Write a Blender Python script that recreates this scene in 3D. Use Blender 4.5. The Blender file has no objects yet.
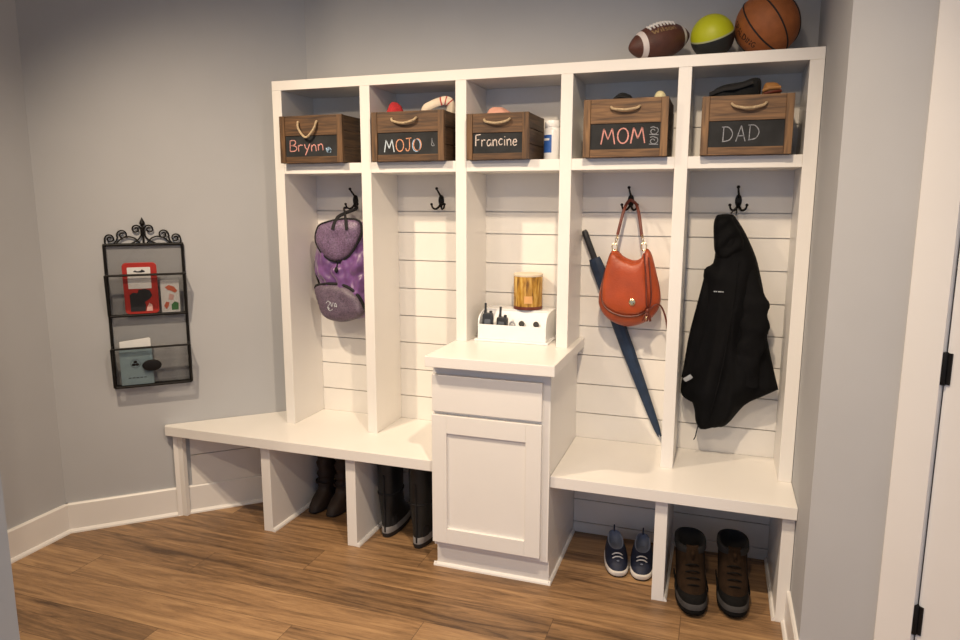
import bpy, bmesh, math, random
from mathutils import Vector, Matrix, geometry, noise
random.seed(7)
SC = bpy.context.scene
COL = SC.collection
PI = math.pi

# ------------------------------------------------------------------ materials
def _n(nt, t, **kw):
    n = nt.nodes.new(t)
    for k, v in kw.items():
        setattr(n, k, v)
    return n

def mat(name, col, rough=.5, metal=0., var=.12, scale=18., bump=0., bscale=150., stretch=(1, 1, 1), spec=.5, sheen=0., coat=0.):
    """plain procedural surface: colour varied by noise, optional bump"""
    m = bpy.data.materials.new(name)
    m.use_nodes = True
    nt = m.node_tree
    b = nt.nodes['Principled BSDF']
    L = nt.links.new
    tc = _n(nt, 'ShaderNodeTexCoord')
    mp = _n(nt, 'ShaderNodeMapping')
    mp.inputs['Scale'].default_value = stretch
    L(tc.outputs['Object'], mp.inputs[0])
    no = _n(nt, 'ShaderNodeTexNoise')
    no.inputs['Scale'].default_value = scale
    no.inputs['Detail'].default_value = 4
    L(mp.outputs[0], no.inputs[0])
    rp = _n(nt, 'ShaderNodeValToRGB')
    lo = [max(0, c * (1 - var)) for c in col]
    hi = [min(1, c * (1 + var)) for c in col]
    rp.color_ramp.elements[0].position = .3
    rp.color_ramp.elements[1].position = .7
    rp.color_ramp.elements[0].color = (*lo, 1)
    rp.color_ramp.elements[1].color = (*hi, 1)
    L(no.outputs[0], rp.inputs[0])
    L(rp.outputs[0], b.inputs['Base Color'])
    b.inputs['Roughness'].default_value = rough
    b.inputs['Metallic'].default_value = metal
    b.inputs['Specular IOR Level'].default_value = spec
    b.inputs['Sheen Weight'].default_value = sheen
    b.inputs['Coat Weight'].default_value = coat
    if bump:
        n2 = _n(nt, 'ShaderNodeTexNoise')
        n2.inputs['Scale'].default_value = bscale
        n2.inputs['Detail'].default_value = 3
        L(mp.outputs[0], n2.inputs[0])
        bp = _n(nt, 'ShaderNodeBump')
        bp.inputs['Strength'].default_value = bump
        bp.inputs['Distance'].default_value = .004
        L(n2.outputs[0], bp.inputs['Height'])
        L(bp.outputs[0], b.inputs['Normal'])
    return m

def wood_mat(name, dark, light, axis='x', rough=.6, s=1.):
    m = bpy.data.materials.new(name)
    m.use_nodes = True
    nt = m.node_tree
    L = nt.links.new
    b = nt.nodes['Principled BSDF']
    tc = _n(nt, 'ShaderNodeTexCoord')
    mp = _n(nt, 'ShaderNodeMapping')
    mp.inputs['Scale'].default_value = {'x': (4 * s, 60 * s, 60 * s), 'z': (60 * s, 60 * s, 4 * s), 'y': (60 * s, 4 * s, 60 * s)}[axis]
    L(tc.outputs['Object'], mp.inputs[0])
    no = _n(nt, 'ShaderNodeTexNoise')
    no.inputs['Scale'].default_value = 1.4
    no.inputs['Detail'].default_value = 6
    no.inputs['Distortion'].default_value = .6
    L(mp.outputs[0], no.inputs[0])
    rp = _n(nt, 'ShaderNodeValToRGB')
    rp.color_ramp.elements[0].position = .32
    rp.color_ramp.elements[1].position = .72
    rp.color_ramp.elements[0].color = (*dark, 1)
    rp.color_ramp.elements[1].color = (*light, 1)
    L(no.outputs[0], rp.inputs[0])
    L(rp.outputs[0], b.inputs['Base Color'])
    b.inputs['Roughness'].default_value = rough
    bp = _n(nt, 'ShaderNodeBump')
    bp.inputs['Strength'].default_value = .25
    bp.inputs['Distance'].default_value = .002
    L(no.outputs[0], bp.inputs['Height'])
    L(bp.outputs[0], b.inputs['Normal'])
    return m

def floor_mat():
    m = bpy.data.materials.new('oak_plank_floor')
    m.use_nodes = True
    nt = m.node_tree
    L = nt.links.new
    b = nt.nodes['Principled BSDF']
    geo = _n(nt, 'ShaderNodeNewGeometry')
    sx = _n(nt, 'ShaderNodeSeparateXYZ')
    L(geo.outputs['Position'], sx.inputs[0])

    def mth(op, a, c=None, c2=None):
        n = _n(nt, 'ShaderNodeMath', operation=op)
        for i, v in enumerate((a, c, c2)):
            if v is None:
                continue
            if isinstance(v, (int, float)):
                n.inputs[i].default_value = v
            else:
                L(v, n.inputs[i])
        return n.outputs[0]
    PW, PL = .1725, 1.5
    t = mth('DIVIDE', mth('SUBTRACT', mth('MULTIPLY', sx.outputs[1], -1), .0225), PW)
    row = mth('FLOOR', t)
    ft = mth('FRACT', t)
    off = mth('MULTIPLY', mth('FRACT', mth('MULTIPLY_ADD', row, .7067, 20.12)), PL)
    u = mth('DIVIDE', mth('SUBTRACT', sx.outputs[0], off), PL)
    colx = mth('FLOOR', u)
    fu = mth('FRACT', u)
    cmb = _n(nt, 'ShaderNodeCombineXYZ')
    L(row, cmb.inputs[0])
    L(colx, cmb.inputs[1])
    wn = _n(nt, 'ShaderNodeTexWhiteNoise', noise_dimensions='3D')
    L(cmb.outputs[0], wn.inputs[0])
    # grain coordinates: long along x, shifted per plank
    gx = mth('MULTIPLY_ADD', wn.outputs[0], 37., mth('MULTIPLY', sx.outputs[0], 1.6))
    gy = mth('MULTIPLY_ADD', wn.outputs[0], 11., mth('MULTIPLY', sx.outputs[1], 19.))
    cg = _n(nt, 'ShaderNodeCombineXYZ')
    L(gx, cg.inputs[0])
    L(gy, cg.inputs[1])
    n1 = _n(nt, 'ShaderNodeTexNoise')
    n1.inputs['Scale'].default_value = 1.1
    n1.inputs['Detail'].default_value = 7
    n1.inputs['Roughness'].default_value = .6
    n1.inputs['Distortion'].default_value = 1.6
    L(cg.outputs[0], n1.inputs[0])
    n2 = _n(nt, 'ShaderNodeTexNoise')
    n2.inputs['Scale'].default_value = 9.
    n2.inputs['Detail'].default_value = 8
    n2.inputs['Roughness'].default_value = .7
    n2.inputs['Distortion'].default_value = .4
    L(cg.outputs[0], n2.inputs[0])
    f = mth('ADD', mth('MULTIPLY', n1.outputs[0], .66), mth('MULTIPLY', n2.outputs[0], .34))
    f = mth('ADD', f, mth('MULTIPLY', mth('SUBTRACT', wn.outputs[0], .5), .17))
    rp = _n(nt, 'ShaderNodeValToRGB')
    e = rp.color_ramp.elements
    e[0].position = .3
    e[0].color = (.082, .045, .022, 1)
    e[1].position = .72
    e[1].color = (.50, .308, .147, 1)
    k = e.new(.5)
    k.color = (.295, .170, .080, 1)
    L(f, rp.inputs[0])
    # seams
    s1 = mth('LESS_THAN', mth('MULTIPLY', mth('MINIMUM', ft, mth('SUBTRACT', 1, ft)), PW), .0011)
    s2 = mth('LESS_THAN', mth('MULTIPLY', mth('MINIMUM', fu, mth('SUBTRACT', 1, fu)), PL), .0013)
    seam = mth('MAXIMUM', s1, s2)
    mx = _n(nt, 'ShaderNodeMix', data_type='RGBA')
    L(mth('MULTIPLY', seam, .65), mx.inputs['Factor'])
    L(rp.outputs[0], mx.inputs['A'])
    mx.inputs['B'].default_value = (.04, .02, .01, 1)
    L(mx.outputs['Result'], b.inputs['Base Color'])
    L(mth('MULTIPLY_ADD', n2.outputs[0], .2, .36), b.inputs['Roughness'])
    bp = _n(nt, 'ShaderNodeBump')
    bp.inputs['Strength'].default_value = .15
    bp.inputs['Distance'].default_value = .002
    L(n2.outputs[0], bp.inputs['Height'])
    L(bp.outputs[0], b.inputs['Normal'])
    return m

M = {}
M['white'] = mat('white_painted_wood', (.82, .79, .745), .32, var=.015, scale=6, bump=.04, bscale=60)
M['shiplap'] = mat('white_painted_shiplap', (.80, .77, .72), .4, var=.02, scale=5, bump=.05, bscale=50)
M['trim'] = mat('white_trim_paint', (.80, .77, .73), .35, var=.015, scale=5)
M['wall'] = mat('grey_wall_paint', (.45, .455, .465), .75, var=.025, scale=3, bump=.06, bscale=220)
M['jamb'] = mat('pale_wall_paint', (.42, .45, .48), .7, var=.02, scale=3)
M['ceil'] = mat('ceiling_paint', (.75, .74, .72), .85, var=.02, scale=3)
M['floor'] = floor_mat()
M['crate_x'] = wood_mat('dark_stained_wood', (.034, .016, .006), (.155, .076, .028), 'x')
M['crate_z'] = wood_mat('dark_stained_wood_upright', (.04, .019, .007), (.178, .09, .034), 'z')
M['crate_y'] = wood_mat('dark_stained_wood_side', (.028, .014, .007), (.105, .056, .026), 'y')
M['cratel_x'] = wood_mat('brown_stained_wood', (.06, .029, .011), (.25, .13, .052), 'x')
M['cratel_z'] = wood_mat('brown_stained_wood_upright', (.065, .031, .012), (.27, .145, .058), 'z')
M['board'] = mat('chalkboard', (.014, .015, .0165), .8, var=.5, scale=14)
M['rope'] = mat('natural_rope', (.44, .33, .2), .9, var=.25, scale=120, bump=.6, bscale=300)
M['ch_white'] = mat('white_chalk', (.68, .68, .7), .95, var=.3, scale=200)
M['ch_grey'] = mat('grey_chalk', (.27, .28, .31), .95, var=.35, scale=200)
M['ch_pink'] = mat('pink_chalk', (.58, .27, .24), .95, var=.25, scale=200)
M['ch_orange'] = mat('orange_chalk', (.6, .28, .16), .95, var=.25, scale=200)
M['ch_blue'] = mat('blue_chalk', (.34, .5, .68), .95, var=.3, scale=200)
M['ch_pale'] = mat('pale_blue_chalk', (.52, .60, .66), .95, var=.3, scale=200)
M['ch_cream'] = mat('cream_chalk', (.62, .53, .48), .95, var=.3, scale=200)
M['ch_faint'] = mat('smudged_chalk', (.2, .21, .23), .95, var=.4, scale=90)
M['blackmetal'] = mat('black_iron', (.006, .005, .0045), .55, 0., var=.3, scale=40, spec=.25)
M['wire'] = mat('dark_wire_mesh', (.012, .011, .010), .7, 0., var=.1, spec=.2)
M['jacket'] = mat('black_jacket_cloth', (.0042, .0042, .0048), .85, var=.4, scale=10, bump=.15, bscale=300, spec=.12)
M['jacket2'] = mat('black_nylon', (.011, .011, .0125), .6, var=.3, scale=20, spec=.3)
M['reflect'] = mat('pale_grey_reflective_tape', (.5, .53, .56), .4, var=.1)
M['leather'] = mat('orange_leather', (.37, .060, .014), .42, var=.16, scale=14, bump=.3, bscale=160)
M['leather_dk'] = mat('dark_orange_leather', (.12, .021, .009), .5, var=.2, scale=30)
M['gold'] = mat('pale_gold_metal', (.78, .62, .36), .25, 1., var=.05)
M['purple'] = mat('purple_satin', (.155, .062, .21), .36, var=.3, scale=16, bump=.35, bscale=45, spec=.6, sheen=.3)
M['lilac'] = mat('glittery_lilac_fabric', (.15, .095, .17), .42, var=.55, scale=160, bump=.4, bscale=260, spec=.7)
M['mauve'] = mat('glittery_mauve_fabric', (.115, .082, .12), .45, var=.4, scale=160, bump=.4, bscale=260, spec=.6)
M['blackfab'] = mat('black_webbing', (.006, .0055, .0065), .8, var=.3, scale=60)
M['navy'] = mat('navy_nylon', (.011, .027, .062), .5, var=.25, scale=25, bump=.2, bscale=60)
M['handle'] = mat('black_rubber_handle', (.014, .015, .018), .55, var=.3, scale=60)
M['red'] = mat('red_card', (.42, .028, .02), .5, var=.1)
M['paper'] = mat('white_paper', (.76, .75, .73), .7, var=.03)
M['bluepaper'] = mat('pale_blue_paper', (.30, .41, .45), .7, var=.05)
M['ink'] = mat('black_print', (.015, .015, .018), .6)
M['greenp'] = mat('green_print', (.06, .2, .07), .6)
M['orangep'] = mat('orange_red_print', (.6, .14, .07), .6)
M['copperp'] = mat('copper_orange_print', (.62, .33, .12), .5)
M['pinkp'] = mat('pale_pink_print', (.65, .4, .36), .6)
M['plastic_w'] = mat('white_plastic', (.82, .82, .82), .3, var=.02)
M['plastic_b'] = mat('blue_label', (.035, .12, .42), .4, var=.15, scale=50)
M['radio'] = mat('dark_grey_plastic', (.025, .027, .031), .4, var=.2)
M['radio_l'] = mat('grey_display', (.10, .11, .125), .3)
M['greycord'] = mat('grey_cord', (.32, .33, .36), .5)
M['bball'] = mat('orange_pebbled_rubber', (.34, .105, .026), .55, var=.14, scale=30, bump=.5, bscale=380)
M['bseam'] = mat('black_rubber', (.012, .01, .01), .6)
M['fball'] = mat('brown_pebbled_leather', (.088, .03, .02), .5, var=.2, scale=30, bump=.5, bscale=330)
M['stripe'] = mat('white_paint_band', (.66, .6, .58), .6, var=.06)
M['ftext'] = mat('faded_gold_print', (.25, .16, .075), .6)
M['btext'] = mat('dark_brown_print', (.05, .016, .008), .6)
M['sock_red'] = mat('red_knit', (.4, .02, .025), .9, var=.2, scale=90, bump=.5, bscale=200)
M['cream'] = mat('cream_cloth', (.7, .6, .47), .9, var=.1, scale=40)
M['pinkfab'] = mat('peach_pink_cloth', (.63, .33, .25), .9, var=.1, scale=30, bump=.3, bscale=80)
M['blackwool'] = mat('black_knit', (.005, .005, .0055), .95, var=.3, scale=80, bump=.4, bscale=200)
M['tanleather'] = mat('tan_leather', (.38, .18, .055), .55, var=.2, scale=30)
M['pompom'] = mat('pale_yellow_wool', (.66, .60, .36), .95, var=.12, scale=80, bump=.6, bscale=150)
M['snk'] = mat('navy_canvas', (.007, .012, .034), .65, var=.25, scale=60, bump=.2, bscale=300)
M['sole_w'] = mat('off_white_rubber', (.66, .62, .57), .6, var=.06)
M['lining'] = mat('blue_grey_lining', (.20, .23, .31), .9, var=.1)
M['lining_dk'] = mat('black_lining', (.012, .011, .011), .9, var=.2)
M['hike'] = mat('brown_nubuck', (.021, .0115, .006), .95, var=.35, scale=25, bump=.3, bscale=200, spec=.12)
M['hike_dk'] = mat('dark_brown_rubber', (.0055, .005, .0045), .85, var=.25, scale=40, spec=.15)
M['hike_gr'] = mat('grey_rubber', (.05, .047, .046), .85, var=.15, spec=.15)
M['welly'] = mat('black_boot_shell', (.007, .008, .0085), .5, var=.3, scale=14)
M['toegrey'] = mat('grey_toe_band', (.22, .21, .205), .6, var=.1)
M['bootbrown'] = mat('dark_brown_leather', (.022, .012, .0075), .65, var=.4, scale=14, bump=.3, bscale=60)

def tin_mat():
    m = bpy.data.materials.new('golden_brown_printed_wrap')
    m.use_nodes = True
    nt = m.node_tree
    L = nt.links.new
    b = nt.nodes['Principled BSDF']
    tc = _n(nt, 'ShaderNodeTexCoord')
    mp = _n(nt, 'ShaderNodeMapping')
    mp.inputs['Scale'].default_value = (55, 55, 9)
    L(tc.outputs['Object'], mp.inputs[0])
    no = _n(nt, 'ShaderNodeTexNoise')
    no.inputs['Scale'].default_value = 1.3
    no.inputs['Detail'].default_value = 5
    L(mp.outputs[0], no.inputs[0])
    rp = _n(nt, 'ShaderNodeValToRGB')
    e = rp.color_ramp.elements
    e[0].position = .33
    e[0].color = (.10, .04, .008, 1)
    e[1].position = .75
    e[1].color = (.72, .50, .16, 1)
    k = e.new(.5)
    k.color = (.42, .22, .03, 1)
    L(no.outputs[0], rp.inputs[0])
    L(rp.outputs[0], b.inputs['Base Color'])
    b.inputs['Roughness'].default_value = .25
    return m
M['tin'] = tin_mat()

def two_tone_ball(name, nrm, c, up, down, band):
    """sphere split by a plane in object space, with a thin pale line along the split"""
    m = bpy.data.materials.new(name)
    m.use_nodes = True
    nt = m.node_tree
    L = nt.links.new
    b = nt.nodes['Principled BSDF']
    tc = _n(nt, 'ShaderNodeTexCoord')
    d = _n(nt, 'ShaderNodeVectorMath', operation='DOT_PRODUCT')
    L(tc.outputs['Object'], d.inputs[0])
    d.inputs[1].default_value = nrm
    rp = _n(nt, 'ShaderNodeValToRGB')
    rp.color_ramp.interpolation = 'CONSTANT'
    mr = _n(nt, 'ShaderNodeMapRange')
    mr.inputs['From Min'].default_value = c - .1
    mr.inputs['From Max'].default_value = c + .1
    L(d.outputs['Value'], mr.inputs['Value'])
    L(mr.outputs[0], rp.inputs[0])
    e = rp.color_ramp.elements
    e[0].position = 0
    e[0].color = (*down, 1)
    e[1].position = .512
    e[1].color = (*up, 1)
    k = e.new(.488)
    k.color = (*band, 1)
    L(rp.outputs[0], b.inputs['Base Color'])
    b.inputs['Roughness'].default_value = .45
    no = _n(nt, 'ShaderNodeTexNoise')
    no.inputs['Scale'].default_value = 260
    L(tc.outputs['Object'], no.inputs[0])
    bp = _n(nt, 'ShaderNodeBump')
    bp.inputs['Strength'].default_value = .3
    bp.inputs['Distance'].default_value = .002
    L(no.outputs[0], bp.inputs['Height'])
    L(bp.outputs[0], b.inputs['Normal'])
    return m

# ------------------------------------------------------------------ geometry helpers
ROOTM = {}

def thing(name, label, cat, loc=(0, 0, 0), rot=0., group=None, tilt=None):
    o = bpy.data.objects.new(name, None)
    o.empty_display_size = .05
    COL.objects.link(o)
    o.location = loc
    mm = Matrix.Translation(loc)
    if tilt is not None:
        o.rotation_euler = tilt
        from mathutils import Euler
        mm = mm @ Euler(tilt).to_matrix().to_4x4()
    else:
        o.rotation_euler = (0, 0, rot)
        mm = mm @ Matrix.Rotation(rot, 4, 'Z')
    ROOTM[o.name] = mm
    o['label'] = label
    o['category'] = cat
    if group:
        o['group'] = group
    return o

def tag(o, label, cat, group=None):
    o['label'] = label
    o['category'] = cat
    if group:
        o['group'] = group
    return o

def catmull(pts, n=6, closed=False):
    P = [Vector(p) for p in pts]
    out = []
    N = len(P)
    for i in range(N if closed else N - 1):
        if closed:
            a, b, c, d = P[(i - 1) % N], P[i], P[(i + 1) % N], P[(i + 2) % N]
        else:
            a, b, c, d = P[max(i - 1, 0)], P[i], P[i + 1], P[min(i + 2, N - 1)]
        for k in range(n):
            t = k / n
            out.append(.5 * ((2 * b) + (c - a) * t + (2 * a - 5 * b + 4 * c - d) * t * t + (3 * b - a - 3 * c + d) * t ** 3))
    if not closed:
        out.append(P[-1].copy())
    return out

class MB:
    def __init__(s):
        s.v, s.f = [], []

    def add(s, vs, fs):
        k = len(s.v)
        s.v += [Vector(v) for v in vs]
        s.f += [[i + k for i in f] for f in fs]
        return s

    def box(s, x0, x1, y0, y1, z0, z1):
        return s.add([(x0, y0, z0), (x1, y0, z0), (x1, y1, z0), (x0, y1, z0), (x0, y0, z1), (x1, y0, z1), (x1, y1, z1), (x0, y1, z1)],
                     [(0, 3, 2, 1), (4, 5, 6, 7), (0, 1, 5, 4), (1, 2, 6, 5), (2, 3, 7, 6), (3, 0, 4, 7)])

    def prism(s, poly, z0, z1, axis='z'):
        n = len(poly)
        def P(a, b, c):
            return {'z': (a, b, c), 'y': (a, c, b), 'x': (c, a, b)}[axis]
        vs = [P(a, b, z0) for a, b in poly] + [P(a, b, z1) for a, b in poly]
        fs = [list(range(n))[::-1], [n + i for i in range(n)]] + [(i, (i + 1) % n, n + (i + 1) % n, n + i) for i in range(n)]
        return s.add(vs, fs)

    def loft(s, rings, cap0=True, cap1=True, closed_rows=False):
        n = len(rings[0])
        vs = [p for r in rings for p in r]
        fs = []
        m = len(rings)
        for j in range(m if closed_rows else m - 1):
            a, b = j * n, ((j + 1) % m) * n
            for i in range(n):
                fs.append((a + i, a + (i + 1) % n, b + (i + 1) % n, b + i))
        if not closed_rows:
            if cap0:
                fs.append(list(range(n))[::-1])
            if cap1:
                fs.append([(m - 1) * n + i for i in range(n)])
        return s.add(vs, fs)

    def tube(s, pts, r, n=8, closed=False, flat=None):
        """swept circle; r number or function of t; flat=(a,b,up) makes an a x b ellipse whose b side looks along up"""
        P = [Vector(p) for p in pts]
        N = len(P)
        rings = []
        nrm = None
        for i in range(N):
            if closed:
                t = P[(i + 1) % N] - P[i - 1]
            else:
                t = P[min(i + 1, N - 1)] - P[max(i - 1, 0)]
            if t.length < 1e-9:
                t = Vector((0, 0, 1))
            t.normalize()
            if flat:
                u = Vector(flat[2])
                nrm = (u - t * u.dot(t))
                if nrm.length < 1e-6:
                    nrm = t.orthogonal()
                nrm.normalize()
            elif nrm is None:
                nrm = t.orthogonal().normalized()
            else:
                nrm = (nrm - t * nrm.dot(t))
                nrm = nrm.normalized() if nrm.length > 1e-6 else t.orthogonal().normalized()
            bi = t.cross(nrm)
            rr = r(i / max(1, N - 1)) if callable(r) else r
            ra, rb = (rr * flat[0], rr * flat[1]) if flat else (rr, rr)
            rings.append([P[i] + bi * (math.cos(2 * PI * k / n) * ra) + nrm * (math.sin(2 * PI * k / n) * rb) for k in range(n)])
        return s.loft(rings, closed_rows=closed)

    def lathe(s, prof, c=(0, 0, 0), n=32, a0=0., a1=None):
        full = a1 is None
        rings = []
        for r, z in prof:
            if full:
                rings.append([(c[0] + r * math.cos(2 * PI * k / n), c[1] + r * math.sin(2 * PI * k / n), c[2] + z) for k in range(n)])
            else:
                rings.append([(c[0] + r * math.cos(a0 + (a1 - a0) * k / n), c[1] + r * math.sin(a0 + (a1 - a0) * k / n), c[2] + z) for k in range(n + 1)])
        if full:
            return s.loft(rings)
        k = len(rings[0])
        vs = [p for r in rings for p in r]
        fs = [(j * k + i, j * k + i + 1, (j + 1) * k + i + 1, (j + 1) * k + i) for j in range(len(rings) - 1) for i in range(k - 1)]
        return s.add(vs, fs)

    def ellipsoid(s, c, r, nu=28, nv=16, fn=None):
        rings = []
        for j in range(1, nv):
            ph = PI * j / nv
            ring = []
            for i in range(nu):
                th = 2 * PI * i / nu
                d = Vector((math.sin(ph) * math.cos(th), math.sin(ph) * math.sin(th), -math.cos(ph)))
                k = fn(d) if fn else 1.
                ring.append((c[0] + r[0] * d.x * k, c[1] + r[1] * d.y * k, c[2] + r[2] * d.z * k))
            rings.append(ring)
        return s.loft(rings)

    def pillow(s, outline, y0, front, back, R, res=.008, fold=None, smooth=5, fscale=None):
        """puffed shape with the given x-z outline; bulges `front` towards -y and `back` towards +y"""
        O = catmull([(a, b, 0) for a, b in outline], smooth, True)
        O2 = [Vector((p.x, p.y)) for p in O]
        n = len(O2)
        xs = [p.x for p in O2]
        zs = [p.y for p in O2]
        def inside(x, z):
            c = False
            for i in range(n):
                a, b = O2[i], O2[i - 1]
                if (a.y > z) != (b.y > z) and x < (b.x - a.x) * (z - a.y) / (b.y - a.y) + a.x:
                    c = not c
            return c
        def dist(x, z):
            q = Vector((x, z))
            m = 9.
            for i in range(n):
                a, b = O2[i - 1], O2[i]
                e = b - a
                l2 = e.length_squared
                t = 0 if l2 == 0 else max(0, min(1, (q - a).dot(e) / l2))
                m = min(m, (a + e * t - q).length_squared)
            return math.sqrt(m)
        pts = list(O2)
        x = min(xs)
        row = 0
        while x < max(xs):
            z = min(zs) + (res * .5 if row % 2 else 0)
            while z < max(zs):
                if inside(x, z) and dist(x, z) > res * .45:
                    pts.append(Vector((x, z)))
                z += res
            x += res * .87
            row += 1
        r = geometry.delaunay_2d_cdt(pts, [(i, (i + 1) % n) for i in range(n)], [], 1, 1e-7)
        V2, F2 = r[0], r[2]
        fv, bv, bd = [], [], []
        for p in V2:
            d = dist(p.x, p.y)
            q = min(d / R, 1)
            h = math.sqrt(max(0, 1 - (1 - q) ** 2))
            fo = fold(p.x, p.y) * min(1, d / (R * .35)) if fold else 0
            sc = fscale(p.x, p.y) if fscale else 1.
            fv.append((p.x, y0 - front * h * sc - fo, p.y))
            bv.append((p.x, y0 + back * h, p.y))
            bd.append(d < 1e-6)
        k = len(V2)
        vs = fv + bv
        fs = [list(f) for f in F2] + [[(i if bd[i] else i + k) for i in f][::-1] for f in F2]
        return s.add(vs, fs)

    def build(s, name, m, root=None, smooth=False, bevel=0., world=False, sharp=40, kind=None, subsurf=0):
        me = bpy.data.meshes.new(name)
        inv = None
        if root is not None and world:
            inv = ROOTM[root.name].inverted()
        vs = [(inv @ v) if inv else v for v in s.v]
        me.from_pydata([tuple(v) for v in vs], [], s.f)
        me.validate()
        bm = bmesh.new()
        bm.from_mesh(me)
        loose = [v for v in bm.verts if not v.link_faces]
        if loose:
            bmesh.ops.delete(bm, geom=loose, context='VERTS')
        bmesh.ops.recalc_face_normals(bm, faces=bm.faces[:])
        if smooth:
            for f in bm.faces:
                f.smooth = True
            for e in bm.edges:
                if len(e.link_faces) == 2 and e.calc_face_angle(0) > math.radians(sharp):
                    e.smooth = False
        bm.to_mesh(me)
        bm.free()
        me.materials.append(m)
        o = bpy.data.objects.new(name, me)
        COL.objects.link(o)
        if root is not None:
            o.parent = root
            ROOTM[o.name] = ROOTM[root.name]
        else:
            ROOTM[o.name] = Matrix.Identity(4)
        if bevel:
            b = o.modifiers.new('bevel', 'BEVEL')
            b.width = bevel
            b.segments = 2
            b.limit_method = 'ANGLE'
            b.angle_limit = math.radians(35)
        if subsurf:
            b = o.modifiers.new('subdivision', 'SUBSURF')
            b.levels = b.render_levels = subsurf
        if kind:
            o['kind'] = kind
        return o

def drape(mbs, pts, off=.002, dflt=None):
    """slide points along y onto the room side of the given shapes"""
    from mathutils.bvhtree import BVHTree
    V, F = [], []
    for m_ in (mbs if isinstance(mbs, (list, tuple)) else [mbs]):
        k = len(V)
        V += m_.v
        F += [[i + k for i in f] for f in m_.f]
    t = BVHTree.FromPolygons(V, F)
    out = []
    last = None
    for p in pts:
        p = Vector(p)
        h = t.ray_cast(Vector((p.x, -1.5, p.z)), Vector((0, 1, 0)))[0]
        if h is not None:
            p.y = h.y - off
            last = p.y
        elif last is not None:
            p.y = last
        out.append(p)
    return out

def struct(name, mb, m, label, bevel=0.):
    o = mb.build(name, m, bevel=bevel, kind='structure')
    o['label'] = label
    return o

# stroke letters (cap height 1)
def circ(cx, cy, rx, ry, a0=90, a1=450, n=12):
    return [(cx + rx * math.cos(math.radians(a0 + (a1 - a0) * i / n)), cy + ry * math.sin(math.radians(a0 + (a1 - a0) * i / n))) for i in range(n + 1)]
GL = {
    'B': (.6, [[(0, 0), (.03, 1)], [(.0, .98), (.4, 1), (.5, .78), (.35, .58), (.05, .52)], [(.05, .52), (.45, .48), (.58, .24), (.4, .02), (0, 0)]]),
    'r': (.42, [[(0, .6), (.02, 0)], [(.02, .4), (.15, .58), (.38, .56)]]),
    'y': (.46, [[(0, .6), (.08, .25), (.25, .1)], [(.45, .62), (.28, .15), (.05, -.42)]]),
    'n': (.46, [[(0, .58), (.02, 0)], [(.02, .4), (.18, .58), (.34, .52), (.38, .3), (.4, 0)]]),
    'M': (.95, [[(0, 0), (.18, 1)], [(.18, 1), (.45, .3)], [(.45, .3), (.72, 1.02)], [(.72, 1.02), (.9, 0)]]),
    'O': (.75, [circ(.36, .48, .34, .48)]),
    'o': (.5, [circ(.22, .3, .21, .3)]),
    'J': (.6, [[(.05, .98), (.55, 1.02)], [(.36, 1), (.38, .3), (.28, .02), (.1, .02), (.02, .2)]]),
    'F': (.5, [[(0, 0), (.02, 1)], [(0, 1), (.5, 1.06)], [(.02, .54), (.38, .58)]]),
    'a': (.5, [[(.4, .5), (.2, .58), (.03, .36), (.08, .06), (.26, .05), (.4, .3), (.4, .55)], [(.4, .55), (.44, 0)]]),
    'c': (.44, [[(.38, .5), (.2, .57), (.02, .3), (.15, .02), (.4, .1)]]),
    'i': (.18, [[(.05, .55), (.06, 0)], [(.06, .75), (.07, .82)]]),
    'e': (.46, [[(.03, .3), (.38, .34), (.3, .55), (.12, .53), (.01, .25), (.14, .01), (.4, .1)]]),
    'D': (.8, [[(.05, 0), (.08, 1)], [(-.05, .98), (.4, .95), (.68, .55), (.5, .12), (.0, 0)]]),
    'A': (.7, [[(0, 0), (.32, 1.05)], [(.32, 1.05), (.62, 0)], [(.1, .36), (.55, .38)]]),
    'W': (.9, [[(0, 1), (.2, 0)], [(.2, 0), (.42, .7)], [(.42, .7), (.62, 0)], [(.62, 0), (.85, 1)]]),
    'l': (.18, [[(.05, 1), (.06, 0)]]),
    's': (.4, [[(.34, .5), (.15, .57), (.05, .42), (.3, .22), (.28, .04), (.02, .04)]]),
    'S': (.6, [[(.5, .85), (.3, 1), (.05, .82), (.12, .58), (.42, .42), (.48, .15), (.25, 0), (.0, .15)]]),
    'P': (.58, [[(0, 0), (0, 1)], [(0, 1), (.42, .98), (.5, .74), (.38, .52), (0, .5)]]),
    'L': (.5, [[(0, 1), (0, 0)], [(0, 0), (.42, 0)]]),
    'I': (.2, [[(.05, 1), (.05, 0)]]),
    'N': (.65, [[(0, 0), (0, 1)], [(0, 1), (.5, 0)], [(.5, 0), (.5, 1)]]),
    'G': (.68, [[(.52, .82), (.3, 1), (.04, .7), (.04, .3), (.28, 0), (.52, .12), (.54, .42), (.32, .42)]]),
}

def lay(text, h, jitter=0., gap=.12):
    """list of polylines for text, cap height h, and the total width"""
    x = 0
    out = []
    for ch in text:
        if ch == ' ':
            x += .4 * h
            continue
        w, st = GL[ch]
        dy = random.uniform(-1, 1) * jitter * h
        for pl in st:
            P = catmull([(a, b, 0) for a, b in pl], 4) if len(pl) > 2 else [Vector((*pl[0], 0)), Vector((*pl[1], 0))]
            out.append((ch, [(x + p.x * h, p.y * h + dy) for p in P]))
        x += (w + gap) * h
    return out, x - gap * h

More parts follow.
